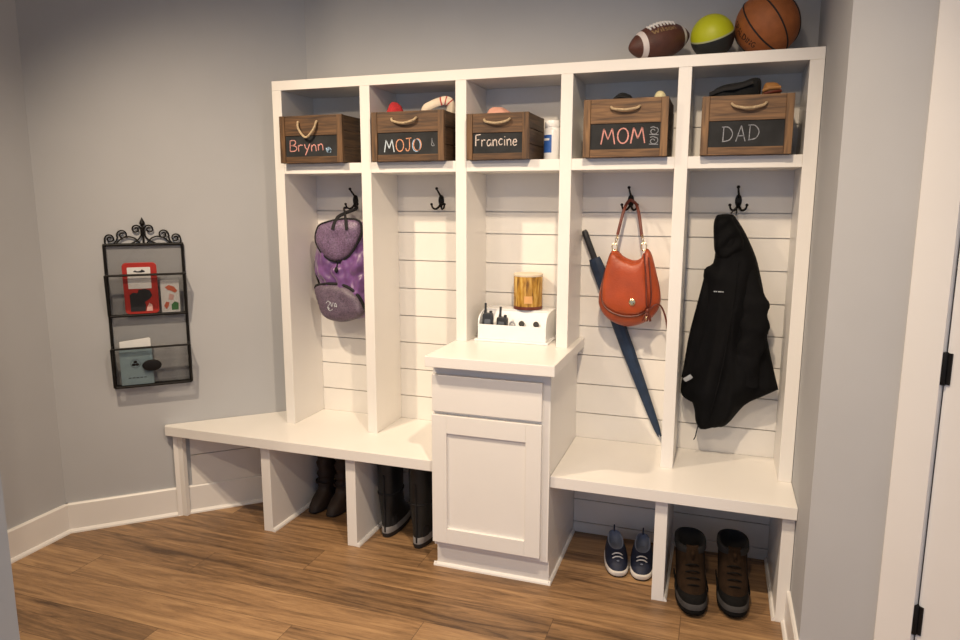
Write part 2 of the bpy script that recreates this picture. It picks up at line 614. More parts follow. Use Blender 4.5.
def ribbons(mb, polys, place, width):
    """polys in 2-D; place(u,v)->point; ribbon of the given width lying on the surface"""
    for pl in polys:
        L_, R_ = [], []
        n = len(pl)
        for i in range(n):
            a, b = pl[max(i - 1, 0)], pl[min(i + 1, n - 1)]
            dx, dy = b[0] - a[0], b[1] - a[1]
            l = math.hypot(dx, dy) or 1
            w = width * .5 * random.uniform(.75, 1.2)
            ox, oy = -dy / l * w, dx / l * w
            ex = 0
            L_.append(place(pl[i][0] + ox, pl[i][1] + oy))
            R_.append(place(pl[i][0] - ox, pl[i][1] - oy))
        mb.add(L_ + R_, [(i, i + 1, n + i + 1, n + i) for i in range(n - 1)])

# ------------------------------------------------------------------ dimensions (metres)
P_, S_ = .4359, .0474
W_ = 5 * P_ + S_                     # 2.2269
DH = .2618                           # locker depth
ZT, ZO = 2.0294, 1.9882              # locker top, underside of top board
ZS1, ZS2 = 1.6706, 1.6265            # shelf top, underside
ZB, TB, DB, DL = .457, .0457, .499, .4675    # bench top, thickness, depth, leg depth
XR = 2.2285                          # right wall
WA = Vector((-.85, -.772, 0))        # left wall corner, far end
WB = Vector((.005, .02, 0))
WD = (WB - WA).normalized()          # along the angled wall
WN = Vector((WD.y, -WD.x, 0))        # out of it, into the room
CORN = Vector((XR, -.77, 0))         # outer corner on the right
RD = Vector((math.sin(PI / 4), -math.cos(PI / 4), 0))
RN = Vector((-RD.y, RD.x, 0)) * -1   # (-.707,-.707)

# ------------------------------------------------------------------ room
def wall_slab(a, b, n, th, z0, z1):
    a, b, n = Vector(a), Vector(b), Vector(n)
    back = [b - n * th, a - n * th]
    return MB().prism([(p.x, p.y) for p in (a, b, *back)], z0, z1)

struct('floor', MB().box(-2.2, 4.2, -5.2, .14, -.08, 0), M['floor'], 'brown oak plank floor')
struct('ceiling', MB().box(-2.2, 4.2, -5.2, .14, 2.74, 2.82), M['ceil'], 'white ceiling above the room')
struct('wall_back', MB().box(-.1, 2.4, .02, .12, 0, 2.74), M['wall'], 'grey wall behind the white lockers')
struct('wall_left', wall_slab(WA - WD * .0, WB + WD * .02, WN, .1, 0, 2.74), M['wall'], 'angled grey wall with the black wire rack')
struct('wall_far_left', MB().box(-.95, -.85, -1.9, -.772, 0, 2.74), M['wall'], 'grey wall left of the angled wall')
struct('wall_right', MB().box(XR, XR + .1, -.77, .06, 0, 2.74), M['wall'], 'narrow grey wall right of the lockers')
RT0, RT1, RT2 = .247, .352, 1.16
def rp(t, off=0.):
    return CORN + RD * t + RN * off
struct('wall_right_angled', MB().prism([(p.x, p.y) for p in (rp(0), rp(RT0 + .06), rp(RT0 + .06, -.1), rp(0, -.14))], 0, 2.74)
       .prism([(p.x, p.y) for p in (rp(RT0 + .06), rp(RT2 + .02), rp(RT2 + .02, -.1), rp(RT0 + .06, -.1))], 2.06, 2.74)
       .prism([(p.x, p.y) for p in (rp(RT2 + .02), rp(RT2 + .7), rp(RT2 + .7, -.1), rp(RT2 + .02, -.1))], 0, 2.74),
       M['wall'], 'angled grey wall beside the white door')
struct('wall_near_left', MB().box(-.95, .142, -1.895, -1.755, 0, 2.74), M['jamb'], 'pale wall end at the left edge')

def moulding(name, a, b, n, label, z=.138, th=.015):
    """flat baseboard with eased top and a quarter-round shoe"""
    a, b, n = Vector(a), Vector(b), Vector(n)
    prof = [(0, 0), (th + .012, 0), (th + .011, .007), (th + .006, .014), (th, .017), (th, z - .006), (th - .005, z), (0, z)]
    mb = MB()
    mb.loft([[p + n * q[0] + Vector((0, 0, q[1])) for q in prof] for p in (a, b)])
    return struct(name, mb, M['trim'], label)
moulding('baseboard_left', WA + WN * .0005 - WD * .004, WA + WD * 1.13 + WN * .0005, WN, 'white baseboard along the angled left wall')
moulding('baseboard_far_left', (-.8495, -1.755, 0), (-.8495, -.768, 0), (1, 0, 0), 'white baseboard at the far left')
moulding('baseboard_right', (XR - .0005, -.776, 0), (XR - .0005, -DL - .001, 0), (-1, 0, 0), 'white baseboard right of the bench', z=.13, th=.012)
moulding('baseboard_right_angled', rp(.0, .0005), rp(RT0, .0005), RN, 'white baseboard on the angled right wall', z=.13, th=.012)

# door in the angled right wall
dm = MB()
for t0, t1 in ((RT0, RT1 - .006), (RT2, RT2 + .1)):
    dm.prism([(p.x, p.y) for p in (rp(t0, .0004), rp(t1, .0004), rp(t1, .017), rp(t0 + .004, .02), rp(t0, .016))], 0, 2.12)
dm.prism([(p.x, p.y) for p in (rp(RT1 - .006, .0004), rp(RT2, .0004), rp(RT2, .018), rp(RT1 - .006, .018))], 2.035, 2.12)
dm.prism([(p.x, p.y) for p in (rp(RT1 - .04, -.038), rp(RT2 + .04, -.038), rp(RT2 + .04, -.06), rp(RT1 - .04, -.06))], 0, 2.1)
struct('trim_1', dm, M['trim'], 'white door casing at the right')
dm = MB().prism([(p.x, p.y) for p in (rp(RT1 - .002, .002), rp(RT2 - .004, .002), rp(RT2 - .004, -.036), rp(RT1 - .002, -.036))], .008, 2.03)
door = struct('door_1', dm, M['trim'], 'white door with black hinges at the right edge')
for zc in (.405, 1.092, 1.80):
    c = rp(RT1 - .004, .008)
    h = MB().lathe([(.0065, -.042), (.0075, -.04), (.0075, .04), (.0065, .042)], (c.x, c.y, zc), 12)
    a, b = rp(RT1 - .028, .0165), rp(RT1 + .014, .0165)
    h.prism([(p.x, p.y) for p in (rp(RT1 - .004, .0025), rp(RT1 + .012, .0025), rp(RT1 + .012, .0065), rp(RT1 - .004, .0065))], zc - .04, zc + .04)
    h.build('hinge', M['blackmetal'], door, smooth=True)

# ------------------------------------------------------------------ locker unit
lk = thing('open_locker_unit', 'tall white open locker unit with five cubbies above benches', 'shelf unit', (W_ / 2, 0, ZB))
BV = .0016
mb = MB().box(0, W_, -DH, -.001, ZO, ZT)
mb.build('top_board', M['white'], lk, bevel=BV, world=True)
zc_ = .9157
for i in range(6):
    zb = zc_ if i in (2, 3) else ZB
    x0 = i * P_
    nm = 'side_panel' if i in (0, 5) else 'divider'
    MB().box(x0, x0 + S_, -DH, -.001, zb, ZO).build(nm, M['white'], lk, bevel=BV, world=True)
for i in range(5):
    MB().box(i * P_ + S_, (i + 1) * P_, -DH + .0006, -.001, ZS2, ZS1).build('shelf', M['white'], lk, bevel=BV, world=True)
GAPS = [.572, .705, .837, .967, 1.099, 1.232, 1.363, 1.461]
def shiplap(x0, x1, z0, z1, gaps, y0=-.0005, y1=.0165):
    mb = MB()
    zs = [z0] + [g for g in gaps if z0 < g < z1] + [z1]
    for a, b in zip(zs, zs[1:]):
        mb.box(x0, x1, y0, y1, a + (.0022 if a != z0 else 0), b - (.0022 if b != z1 else 0))
    mb.box(x0, x1, y1 - .004, y1, z0, z1)
    return mb
shiplap(.0, W_, ZB - .0, ZO, GAPS + [1.80]).build('back_panel', M['shiplap'], lk, world=True)

# ------------------------------------------------------------------ benches
def wall_y(x, off=0.):
    """y of the angled wall (offset into the room) at x"""
    q = WA + WN * off
    return q.y + (x - q.x) * WD.y / WD.x
CX0, CX1 = .870, 1.349               # cabinet sides
bl = thing('bench', 'long white bench left of the cabinet, with a pointed left end', 'bench', (.3, -.25, 0))
e = .001
poly = [(-.512, -DB), (CX0 - e, -DB), (CX0 - e, -.001), (-.016, -.001), (-.505, wall_y(-.505, .003)), (-.525, -.478)]
MB().prism(poly, ZB - TB, ZB).build('seat_board', M['white'], bl, bevel=BV, world=True)
for x0 in (-.0046, .4318):
    if x0 < 0:
        MB().box(x0, x0 + S_, -DL, -.03, 0, ZB - TB).build('leg_panel', M['white'], bl, bevel=BV, world=True)
    else:
        MB().box(x0, x0 + S_, -DL, -.001, 0, ZB - TB).build('leg_panel', M['white'], bl, bevel=BV, world=True)
    x = x0 + S_
    MB().loft([[(x + q[0], y, q[1]) for q in ((0, 0), (.012, 0), (.011, .007), (.006, .014), (0, .017))] for y in (-DL, -.002)]).build('shoe_moulding', M['white'], bl, world=True)
MB().prism([(-.490, -DL + .004), (-.449, -DL + .004), (-.449, wall_y(-.449, .0285)), (-.490, wall_y(-.490, .0285))], 0, ZB - TB).build('leg_panel', M['white'], bl, bevel=.001, world=True)
wp = MB()
for a_, b_ in ((.1395, .2905), (.2945, ZB - TB - .0005)):
    wp.prism([(-.4485, wall_y(-.4485, .0005)), (-.4485, wall_y(-.4485, .011)), (-.006, wall_y(-.006, .011)), (-.006, wall_y(-.006, .0005))], a_, b_)
wp.build('back_panel', M['shiplap'], bl, world=True)
shiplap(.043, CX0 - e, 0, ZB - TB, [.172, .305]).build('back_panel', M['shiplap'], bl, world=True)

br = thing('bench', 'short white bench right of the cabinet, against the right wall', 'bench', (1.79, -.25, 0))
MB().box(CX1 + e, W_ + .0005, -DB, -.001, ZB - TB, ZB).build('seat_board', M['white'], br, bevel=BV, world=True)
for x0, x1 in ((1.7459, 1.7459 + S_ - .002), (2.1845, W_)):
    MB().box(x0, x1, -DL, -.001, 0, ZB - TB).build('leg_panel', M['white'], br, bevel=BV, world=True)
    sx, d = (x1, 1) if x0 < 2 else (x0, -1)
    MB().loft([[(sx + d * q[0], y, q[1]) for q in ((0, 0), (.012, 0), (.011, .007), (.006, .014), (0, .017))] for y in (-DL + .002, -.002)]).build('shoe_moulding', M['white'], br, world=True)
shiplap(CX1 + e, W_, 0, ZB - TB, [.05, .16, .29]).build('back_panel', M['shiplap'], br, world=True)

# ------------------------------------------------------------------ cabinet
cb = thing('base_cabinet', 'white cabinet with one drawer and a shaker door between the benches', 'cabinet', ((CX0 + CX1) / 2, -.26, 0))
YF = -.515
ZC, TC = .9157, .0421
mb = MB()
mb.box(CX0, CX1, YF, -.001, .105, ZC - TC)
mb.box(CX0, CX1, -.487, -.001, 0, .105)
mb.build('carcass', M['white'], cb, bevel=.001, world=True)
MB().box(CX0 + .03, CX1 - .0, -.4905, -.4872, .0, .104).build('toe_kick', M['white'], cb, world=True)
mb = MB()
pr5 = ((0, 0), (.010, 0), (.009, .006), (.005, .012), (0, .015))
mb.loft([[(x, -.4906 - q[0], q[1]) for q in pr5] for x in (CX0 - .012, CX1 + .008)])
mb.loft([[(CX1 + q[0], y, q[1]) for q in pr5] for y in (-.498, -.002)])
mb.loft([[(CX0 - q[0], y, q[1]) for q in pr5] for y in (-.498, -.44)])
mb.build('shoe_moulding', M['white'], cb, world=True)
MB().box(.871, 1.320, YF - .02, YF - .0005, .682, .832).build('drawer_front', M['white'], cb, bevel=.0025, world=True)
dx0, dx1, dz0, dz1 = .869, 1.320, .126, .668
ix0, ix1, iz0, iz1 = .932, 1.258, .190, .594
dr = MB()
yf, yb = YF - .02, YF - .0005
dr.box(dx0, ix0, yf, yb, dz0, dz1).box(ix1, dx1, yf, yb, dz0, dz1).box(ix0, ix1, yf, yb, dz0, iz0).box(ix0, ix1, yf, yb, iz1, dz1)
do = dr.build('door', M['white'], cb, bevel=.0015, world=True)
MB().box(ix0, ix1, YF - .009, YF - .002, iz0, iz1).build('door_panel', M['white'], do, world=True)
MB().box(.8640, 1.3782, -.5873, -.001, ZC - TC, ZC).build('countertop', M['white'], cb, bevel=.002, world=True)

# ------------------------------------------------------------------ hooks
def hook(x, label):
    t = thing('coat_hook', label, 'hook', (x, -.001, 1.51), 0, 'black hooks on the shiplap')
    pl = [(0.013 * math.cos(a) * (1 if True else 1), .026 * math.sin(a)) for a in [2 * PI * k / 20 for k in range(20)]]
    MB().prism(pl, -.006, 0, 'y').build('mounting_plate', M['blackmetal'], t, smooth=True)
    mb = MB()
    pts = catmull([(0, -.004, .012), (0, -.016, .024), (-.002, -.03, .036), (-.004, -.045, .05)], 5)
    mb.tube(pts, lambda q: .0052 - .0016 * q, 10)
    mb.ellipsoid((-.004, -.047, .0535), (.0068, .0068, .0068), 12, 8)
    mb.build('upper_prong', M['blackmetal'], t, smooth=True)
    for s in (-1, 1):
        mb = MB()
        pts = catmull([(0, -.005, -.01), (s * .006, -.018, -.028), (s * .016, -.032, -.038), (s * .027, -.04, -.032), (s * .031, -.043, -.02)], 5)
        mb.tube(pts, lambda q: .0052 - .0014 * q, 10)
        mb.ellipsoid((s * .0315, -.0432, -.0165), (.0062, .0062, .0062), 12, 8)
        mb.build('lower_prong', M['blackmetal'], t, smooth=True)
    return t
hook(.262, 'black coat hook holding the purple backpack')
hook(.703, 'empty black coat hook in the second locker from the left')
hook(1.558, 'black coat hook holding the orange handbag')
hook(1.981, 'black coat hook above the black jacket')

# ------------------------------------------------------------------ crates with chalk names
def crate(x0, x1, z1, yfront, label, light=False, depth=.25, rot=0., text=None, sag=.012, ropew=.06, ropex=0.):
    w, h = x1 - x0, z1 - ZS1 - .0005
    t = thing('wooden_crate', label, 'crate', ((x0 + x1) / 2, yfront, ZS1 + .0005), rot, 'wooden name crates on the shelf')
    mx, mz = (M['cratel_x'], M['cratel_z']) if light else (M['crate_x'], M['crate_z'])
    a = w / 2
    pw = .026
    bz0, bz1 = .135 * h, .58 * h       # chalkboard window
    for sx in (-1, 1):
        xo, xi = sx * a, sx * (a - pw)
        MB().box(min(xo, xi), max(xo, xi), -.0, .018, 0, h).build('corner_post', mz, t, bevel=.0012)
        MB().box(min(xo, xi), max(xo, xi), depth - .018, depth, 0, h).build('corner_post', mz, t, bevel=.0012)
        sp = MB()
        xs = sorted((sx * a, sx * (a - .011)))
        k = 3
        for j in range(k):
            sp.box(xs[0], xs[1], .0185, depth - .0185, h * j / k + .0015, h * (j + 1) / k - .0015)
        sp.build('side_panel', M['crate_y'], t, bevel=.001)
    MB().box(-a + pw + .0003, a - pw - .0003, .003, .015, bz1, h).build('front_board', mx, t, bevel=.0012)
    MB().box(-a + pw + .0003, a - pw - .0003, .003, .015, 0, bz0).build('bottom_rail', mx, t, bevel=.0012)
    MB().box(-a + pw + .0003, a - pw - .0003, .007, .014, bz0 + .0003, bz1 - .0003).build('chalkboard', M['board'], t)
    MB().box(-a + pw, a - pw, depth - .014, depth - .003, 0, h).build('back_panel', M['crate_x'], t)
    MB().box(-a + .0115, a - .0115, .0155, depth - .0145, .0, .010).build('base_board', M['crate_x'], t)
    zr = bz1 + .62 * (h - bz1)
    hw = ropew
    pts = catmull([(ropex - hw, .006, zr + .004), (ropex - hw, -.004, zr + .003), (ropex - hw * .8, -.012, zr - sag * .45), (ropex, -.016, zr - sag), (ropex + hw * .8, -.012, zr - sag * .45), (ropex + hw, -.004, zr + .003), (ropex + hw, .006, zr + .004)], 6)
    MB().tube(pts, .0048, 8).build('rope_handle', M['rope'], t, smooth=True)
    if text:
        for key, polys, width in text(a - pw, bz0, bz1):
            mb = MB()
            ribbons(mb, polys, lambda u, v: (u, .0066, v), width)
            mb.build('chalk_lettering', M[key], t)
    return t

def txt(word, key, h, fx, fz, width=.005, jit=.06, colors=None, sx=1.):
    def f(a, z0, z1):
        ls, w = lay(word, h, jit)
        ox, oz = -a + 2 * a * fx, z0 + (z1 - z0) * fz
        out = {}
        cnt = -1
        last = None
        keys = {}
        idx = {}
        for ch, pl in ls:
            kk = (colors or {}).get(ch, key)
            out.setdefault(kk, []).append([(ox + p[0] * sx, oz + p[1]) for p in pl])
        return [(kk, v, width) for kk, v in out.items()]
    return f

def extra(*fs):
    def f(a, z0, z1):
        r = []
        for g in fs:
            r += g(a, z0, z1)
        return r
    return f

def scribble(key, cx, cz, rx, rz, n=26, width=.003, seed=1):
    def f(a, z0, z1):
        rnd = random.Random(seed)
        ox, oz = -a + 2 * a * cx, z0 + (z1 - z0) * cz
        pts = catmull([(ox + rnd.uniform(-rx, rx), oz + rnd.uniform(-rz, rz), 0) for _ in range(n)], 4)
        return [(key, [[(p.x, p.y) for p in pts]], width)]
    return f

def swirls(key, cx, cz):
    """two small rolled leaves set sideways, one above the other"""
    def f(a, z0, z1):
        H = z1 - z0
        ox = -a + 2 * a * cx
        out = []
        for k, dz in ((0, .67), (1, .3)):
            oz = z0 + H * dz
            sp = [(ox + (.004 + .0011 * i) * math.cos(i * .55), oz + (.003 + .001 * i) * math.sin(i * .55)) for i in range(14)]
            out.append(sp)
            out.append([(ox - .015, oz - .012), (ox + .018, oz - .014)])
            out.append([(ox - .012, oz + .012), (ox - .002, oz + .015), (ox + .014, oz + .009)])
        return [(key, out, .0028)]
    return f

YC = -.302
crate(.058, .369, 1.872, YC, 'dark crate, leftmost on the shelf, with its rope handle hanging low', text=extra(txt('Brynn', 'ch_pink', .046, .08, .28, .0042, sx=1.28), scribble('ch_blue', .83, .30, .013, .012, 22, .0028, 3)), sag=.062, ropew=.046, ropex=-.012)
crate(.509, .836, 1.872, YC, 'dark crate holding a red cloth and a striped cloth, second from left', text=extra(txt('MOJO', 'ch_orange', .05, .11, .14, .0042, colors={'M': 'ch_pale'}), txt('O', 'ch_blue', .052, .575, .13, .0036), scribble('ch_faint', .91, .5, .006, .02, 7, .003, 8)), sag=.017, ropew=.055, ropex=-.012)
crate(.933, 1.192, 1.850, YC, 'smaller dark crate beside the white bottle, pink cloth on top', text=txt('Francine', 'ch_cream', .042, .06, .38, .0036, sx=.97), sag=.012, ropew=.052, depth=.25)
crate(1.406, 1.717, 1.883, YC, 'brown crate lettered MOM in pink chalk', True, text=extra(txt('MOM', 'ch_pink', .057, .16, .2, .005), swirls('ch_grey', .905, .5)), sag=.009, ropew=.052, ropex=0)
crate(1.833, 2.138, 1.876, YC, 'brown crate lettered DAD in grey chalk, rightmost on the shelf', True, text=txt('DAD', 'ch_grey', .052, .19, .24, .0032, sx=.97), sag=.014, ropew=.056, ropex=.005)

# ------------------------------------------------------------------ what lies in the crates
def lump(seed, amp, f):
    off = Vector((seed * 3.1, seed * 1.7, seed))
    return lambda d: 1 + amp * noise.noise(d * f + off)
FLOORC = ZS1 + .0107
def heap(name, c, rx, ry, ztop, m, label, cat, seed, amp=.12, f=2.):
    mb = MB()
    zc = (FLOORC + ztop) / 2
    mb.ellipsoid((c[0], c[1], zc), (rx, ry, (ztop - FLOORC) / 2), 32, 20, lump(seed, amp, f))
    zmin = min(v.z for v in mb.v)
    zmax = max(v.z for v in mb.v)
    for v in mb.v:
        v.z = FLOORC + (v.z - zmin) * (ztop - FLOORC) / (zmax - zmin)
    o = mb.build(name, m, smooth=True, sharp=80)
    return tag(o, label, cat)
heap('folded_cloth', (.575, -.2), .052, .06, 1.926, M['sock_red'], 'red cloth sticking out of the second crate', 'cloth', 2)
mb = MB()
pts = catmull([(.74, -.15, FLOORC + .03), (.715, -.19, 1.82), (.715, -.205, 1.885), (.74, -.2, 1.905), (.775, -.195, 1.918), (.805, -.19, 1.922), (.82, -.18, 1.90), (.80, -.15, 1.82)], 6)
t = thing('striped_scarf', 'cream scarf with red stripes hanging over the second crate', 'scarf', (.76, -.18, FLOORC))
for v in pts:
    v.z = max(v.z, FLOORC + .022)
mb.tube(pts, .02, 10, flat=(1., .55, (0, -1, .4)))
mb.build('scarf_cloth', M['cream'], t, smooth=True, world=True)
for k in (25, 29, 33):
    if k + 1 < len(pts):
        MB().tube(pts[k:k + 2], .0206, 10, flat=(1., .56, (0, -1, .4))).build('red_stripe', M['sock_red'], t, smooth=True, world=True)
heap('bundled_cloth', (1.035, -.19), .085, .07, 1.887, M['pinkfab'], 'pale pink cloth in the smaller crate', 'cloth', 5, .15)
mb = MB()
pts = catmull([(1.50, -.2, 1.80), (1.502, -.2, 1.885), (1.515, -.2, 1.906), (1.535, -.2, 1.916), (1.56, -.2, 1.91), (1.572, -.2, 1.89), (1.574, -.2, 1.80)], 6)
t = thing('knit_glove', 'black knit glove showing above the crate lettered MOM', 'glove', (1.537, -.2, FLOORC))
gb = MB()
gb.pillow([(1.49, FLOORC + .002), (1.585, FLOORC + .002), (1.585, 1.83), (1.574, 1.895), (1.555, 1.913), (1.53, 1.918), (1.508, 1.906), (1.494, 1.885), (1.49, 1.80)], -.2, .025, .025, .03, .01)
gb.build('palm', M['blackwool'], t, smooth=True, world=True)
MB().tube([(1.507, -.226, 1.893), (1.53, -.228, 1.9), (1.565, -.226, 1.892)], .004, 8).build('cuff_rib', M['blackfab'], t, smooth=True, world=True)
t = thing('winter_hat', 'pale yellow pompom cap in the crate lettered MOM', 'hat', (1.685, -.2, FLOORC))
mb = MB().ellipsoid((1.66, -.19, (FLOORC + 1.865) / 2), (.038, .06, (1.865 - FLOORC) / 2), 24, 16)
mb.build('crown', M['cream'], t, smooth=True, world=True)
MB().ellipsoid((1.676, -.2, 1.888), (.0225, .0225, .031), 20, 14, lump(3, .08, 5)).build('pompom', M['pompom'], t, smooth=True, world=True)
t = thing('baseball_cap', 'black cap lying in the crate lettered DAD', 'hat', (1.93, -.17, FLOORC))
mb = MB()
mb.pillow([(1.838 + .012, FLOORC + .002), (2.0, FLOORC + .002), (2.018, 1.80), (2.03, 1.90), (2.026, 1.944), (2.0, 1.949), (1.965, 1.938), (1.93, 1.934), (1.895, 1.928), (1.862, 1.908), (1.85, 1.885), (1.85, 1.80)], -.19, .05, .05, .05, .01, fold=lambda x, z: .004 * math.sin(x * 90 + z * 30))
mb.build('crown', M['blackwool'], t, smooth=True, world=True)
mb = MB().tube(catmull([(1.856, -.225, 1.894), (1.90, -.243, 1.907), (1.95, -.247, 1.912), (2.0, -.243, 1.928)], 5), .009, 8, flat=(1., .5, (0, -1, .5)))
mb.build('brim', M['blackfab'], t, smooth=True, world=True)
t = thing('leather_glove', 'tan leather glove beside the black cap in the rightmost crate', 'glove', (2.07, -.17, FLOORC))
mb = MB()
mb.pillow([(2.036, FLOORC + .002), (2.098, FLOORC + .002), (2.1, 1.83), (2.096, 1.905), (2.086, 1.926), (2.06, 1.931), (2.041, 1.924), (2.034, 1.88), (2.034, 1.8)], -.19, .024, .024, .03, .01)
mb.build('palm', M['tanleather'], t, smooth=True, world=True)
MB().tube(catmull([(2.036, -.212, 1.90), (2.06, -.217, 1.907), (2.095, -.212, 1.909)], 5), .006, 8).build('finger', M['tanleather'], t, smooth=True, world=True)
MB().tube(catmull([(2.04, -.214, 1.889), (2.065, -.219, 1.893), (2.098, -.21, 1.897)], 5), .005, 8).build('cuff_seam', M['leather_dk'], t, smooth=True, world=True)

# white bottle on the shelf
t = thing('pill_bottle', 'white plastic bottle with a blue label beside the smaller crate', 'bottle', (1.251, -.15, ZS1 + .0005))
R = .0335
MB().lathe([(R * .9, 0), (R, .004), (R, .118), (R * .93, .124), (R * .86, .127), (R * .86, .131)], n=32).build('bottle_body', M['plastic_w'], t, smooth=True)
pf = [(R * .9, .131), (R * .94, .133), (R * .94, .153), (R * .9, .157)]
MB().lathe(pf, n=32).build('cap', M['plastic_w'], t, smooth=True)
lb = MB().lathe([(R + .0004, .03), (R + .0004, .1)], n=16, a0=PI * 1.02, a1=PI * 1.55)
l = lb.build('label', M['plastic_b'], t, smooth=True)
l['label'] = 'blue label with white print'
lb = MB()
for z, a0, a1 in ((.078, 1.1, 1.46),):
    lb.lathe([(R + .0008, z), (R + .0008, z + .009)], n=8, a0=PI * a0, a1=PI * a1)
lb.build('label_print', M['plastic_w'], l, smooth=True)

# ------------------------------------------------------------------ balls on top
# football
FR, FL = .066, .132
FC = Vector((1.662, -.175, ZT + FR + .001))
fdir = Vector((math.cos(math.radians(8)), -math.sin(math.radians(8)), .0)).normalized()
t = thing('football', 'brown leather football with white bands on the locker top', 'ball', tuple(FC), 0)
TL = math.radians(18)
ax = Vector((math.cos(TL), .68, math.sin(TL))).normalized()
ay = Vector((0, 0, 1)).cross(ax).normalized()
az = ax.cross(ay)
def fb(u, ang, k=1.):
    """point on the football: u along (-1..1), ang around (0 = towards the room, 90 = up)"""
    r = FR * (1 - abs(u) ** 2.0) ** .72 if abs(u) < 1 else 0
    return ax * (u * FL) + (-ay * math.cos(ang) + az * math.sin(ang)) * r * k
rings = [[fb(u, 2 * PI * i / 36) for i in range(36)] for u in [-.995 + 1.99 * j / 40 for j in range(41)]]
zlow = min(p.z for r in rings for p in r)
dz = Vector((0, 0, -FR - zlow))
MB().loft([[p + dz for p in r] for r in rings]).build('ball_body', M['fball'], t, smooth=True, sharp=80)
for u0, u1 in ((-.70, -.56), (.62, .74)):
    MB().loft([[fb(u0 + (u1 - u0) * j / 5, 2 * PI * i / 36, 1.012) + dz for i in range(36)] for j in range(6)], False, False).build('white_band', M['stripe'], t, smooth=True)
mb = MB()
A0 = math.radians(62)
mb.tube([fb(-.42 + .84 * j / 12, A0 + .02, 1.03) + dz for j in range(13)], .0042, 6)
for j in range(8):
    u = -.38 + .76 * j / 7
    mb.tube([fb(u, A0 - .27, 1.02) + dz, fb(u, A0, 1.06) + dz, fb(u, A0 + .27, 1.02) + dz], .0036, 6)
mb.build('laces', M['paper'], t, smooth=True)
ls, w = lay('Wilson', .02)
mb = MB()
ribbons(mb, [pl for c, pl in ls], lambda a, b: fb((a - w / 2) / FL * 1.5 - .02, math.radians(25) + b / FR, 1.012) + dz, .0034)
mb.build('lettering', M['ftext'], t)

# yellow-green ball
GR = .0785
gp = two_tone_ball('yellow_and_black_rubber', (-.218, -.442, .87), .006, (.50, .54, .012), (.013, .015, .016), (.42, .45, .25))
t = thing('rubber_ball', 'yellow and black ball between the football and the basketball', 'ball', (1.852, -.16, ZT + GR + .0005))
MB().ellipsoid((0, 0, 0), (GR, GR, GR), 48, 28).build('ball_body', gp, t, smooth=True, sharp=80)
MB().lathe([(.0001, .0005), (.004, .0005), (.004, -.001)], (0, 0, GR), 12).build('valve', M['bseam'], t)

# basketball
BR = .1125
t = thing('basketball', 'orange basketball with black seams at the right end of the locker top', 'ball', (2.040, -.13, ZT + BR + .0005))
MB().ellipsoid((0, 0, 0), (BR, BR, BR), 56, 32).build('ball_body', M['bball'], t, smooth=True, sharp=80)
sm = MB()
def small_circle(n, c, r):
    n = Vector(n).normalized()
    u = n.orthogonal().normalized()
    v = n.cross(u)
    k = math.sqrt(1 - c * c)
    return [(n * c + (u * math.cos(2 * PI * i / 64) + v * math.sin(2 * PI * i / 64)) * k) * r for i in range(64)]
for n, c in (((.719, -.433, .544), -.104), ((.816, .209, .54), .06), ((.66, .6, .45), .45), ((.5, -.66, .56), -.72)):
    sm.tube(small_circle(n, c, BR * 1.0), .0031, 6, closed=True)
sm.build('seam', M['bseam'], t, smooth=True)
ls, w = lay('SPALDING', .0225)
def bt(u, v):
    """text running along a circle beside the first seam"""
    n_ = Vector((.419, -.721, .551)).normalized()
    ref = Vector((-.76, -.52, -.4))
    ref = (ref - n_ * ref.dot(n_)).normalized()
    sd = n_.cross(ref)
    ang = (u - w * .5) / BR
    lat = -.24 + v / BR
    d = (ref * math.cos(ang) + sd * math.sin(ang)) * math.cos(lat) + n_ * math.sin(lat)
    return d * (BR * 1.004)
mb = MB()
ribbons(mb, [pl for c, pl in ls], bt, .0042)
mb.build('lettering', M['btext'], t)

# ------------------------------------------------------------------ wire rack on the angled wall
RKL = .244
rl = WA + WD * RKL + WN * .002
rk = thing('wall_mail_rack', 'black wire mesh mail rack with scrolled top on the angled wall', 'wall rack', (rl.x, rl.y, .665), math.atan2(WD.y, WD.x))
RW, RH = .32, .647
r_ = .0068
fm = MB()
def bar(mb, a, b, r=r_):
    mb.tube([a, b], r, 8)
fm = MB()
yb_ = -.008
bar(fm, (0, yb_, 0), (0, yb_, RH)); bar(fm, (RW, yb_, 0), (RW, yb_, RH)); bar(fm, (-.005, yb_, RH), (RW + .005, yb_, RH), .0062); bar(fm, (0, yb_, 0), (RW, yb_, 0))
fm.build('back_frame', M['blackmetal'], rk, smooth=True)
def wires(mb, p00, p10, p01, p11, nx, nz, w=.00062):
    p00, p10, p01, p11 = map(Vector, (p00, p10, p01, p11))
    for i in range(1, nx):
        k = i / nx
        mb.tube([p00.lerp(p10, k), p01.lerp(p11, k)], w * .5, 3)
    for j in range(1, nz):
        k = j / nz
        mb.tube([p00.lerp(p01, k), p10.lerp(p11, k)], w * .5, 3)
wm = MB()
wires(wm, (0, yb_, 0), (RW, yb_, 0), (0, yb_, RH), (RW, yb_, RH), 72, 146)
wm.build('back_mesh', M['wire'], rk)
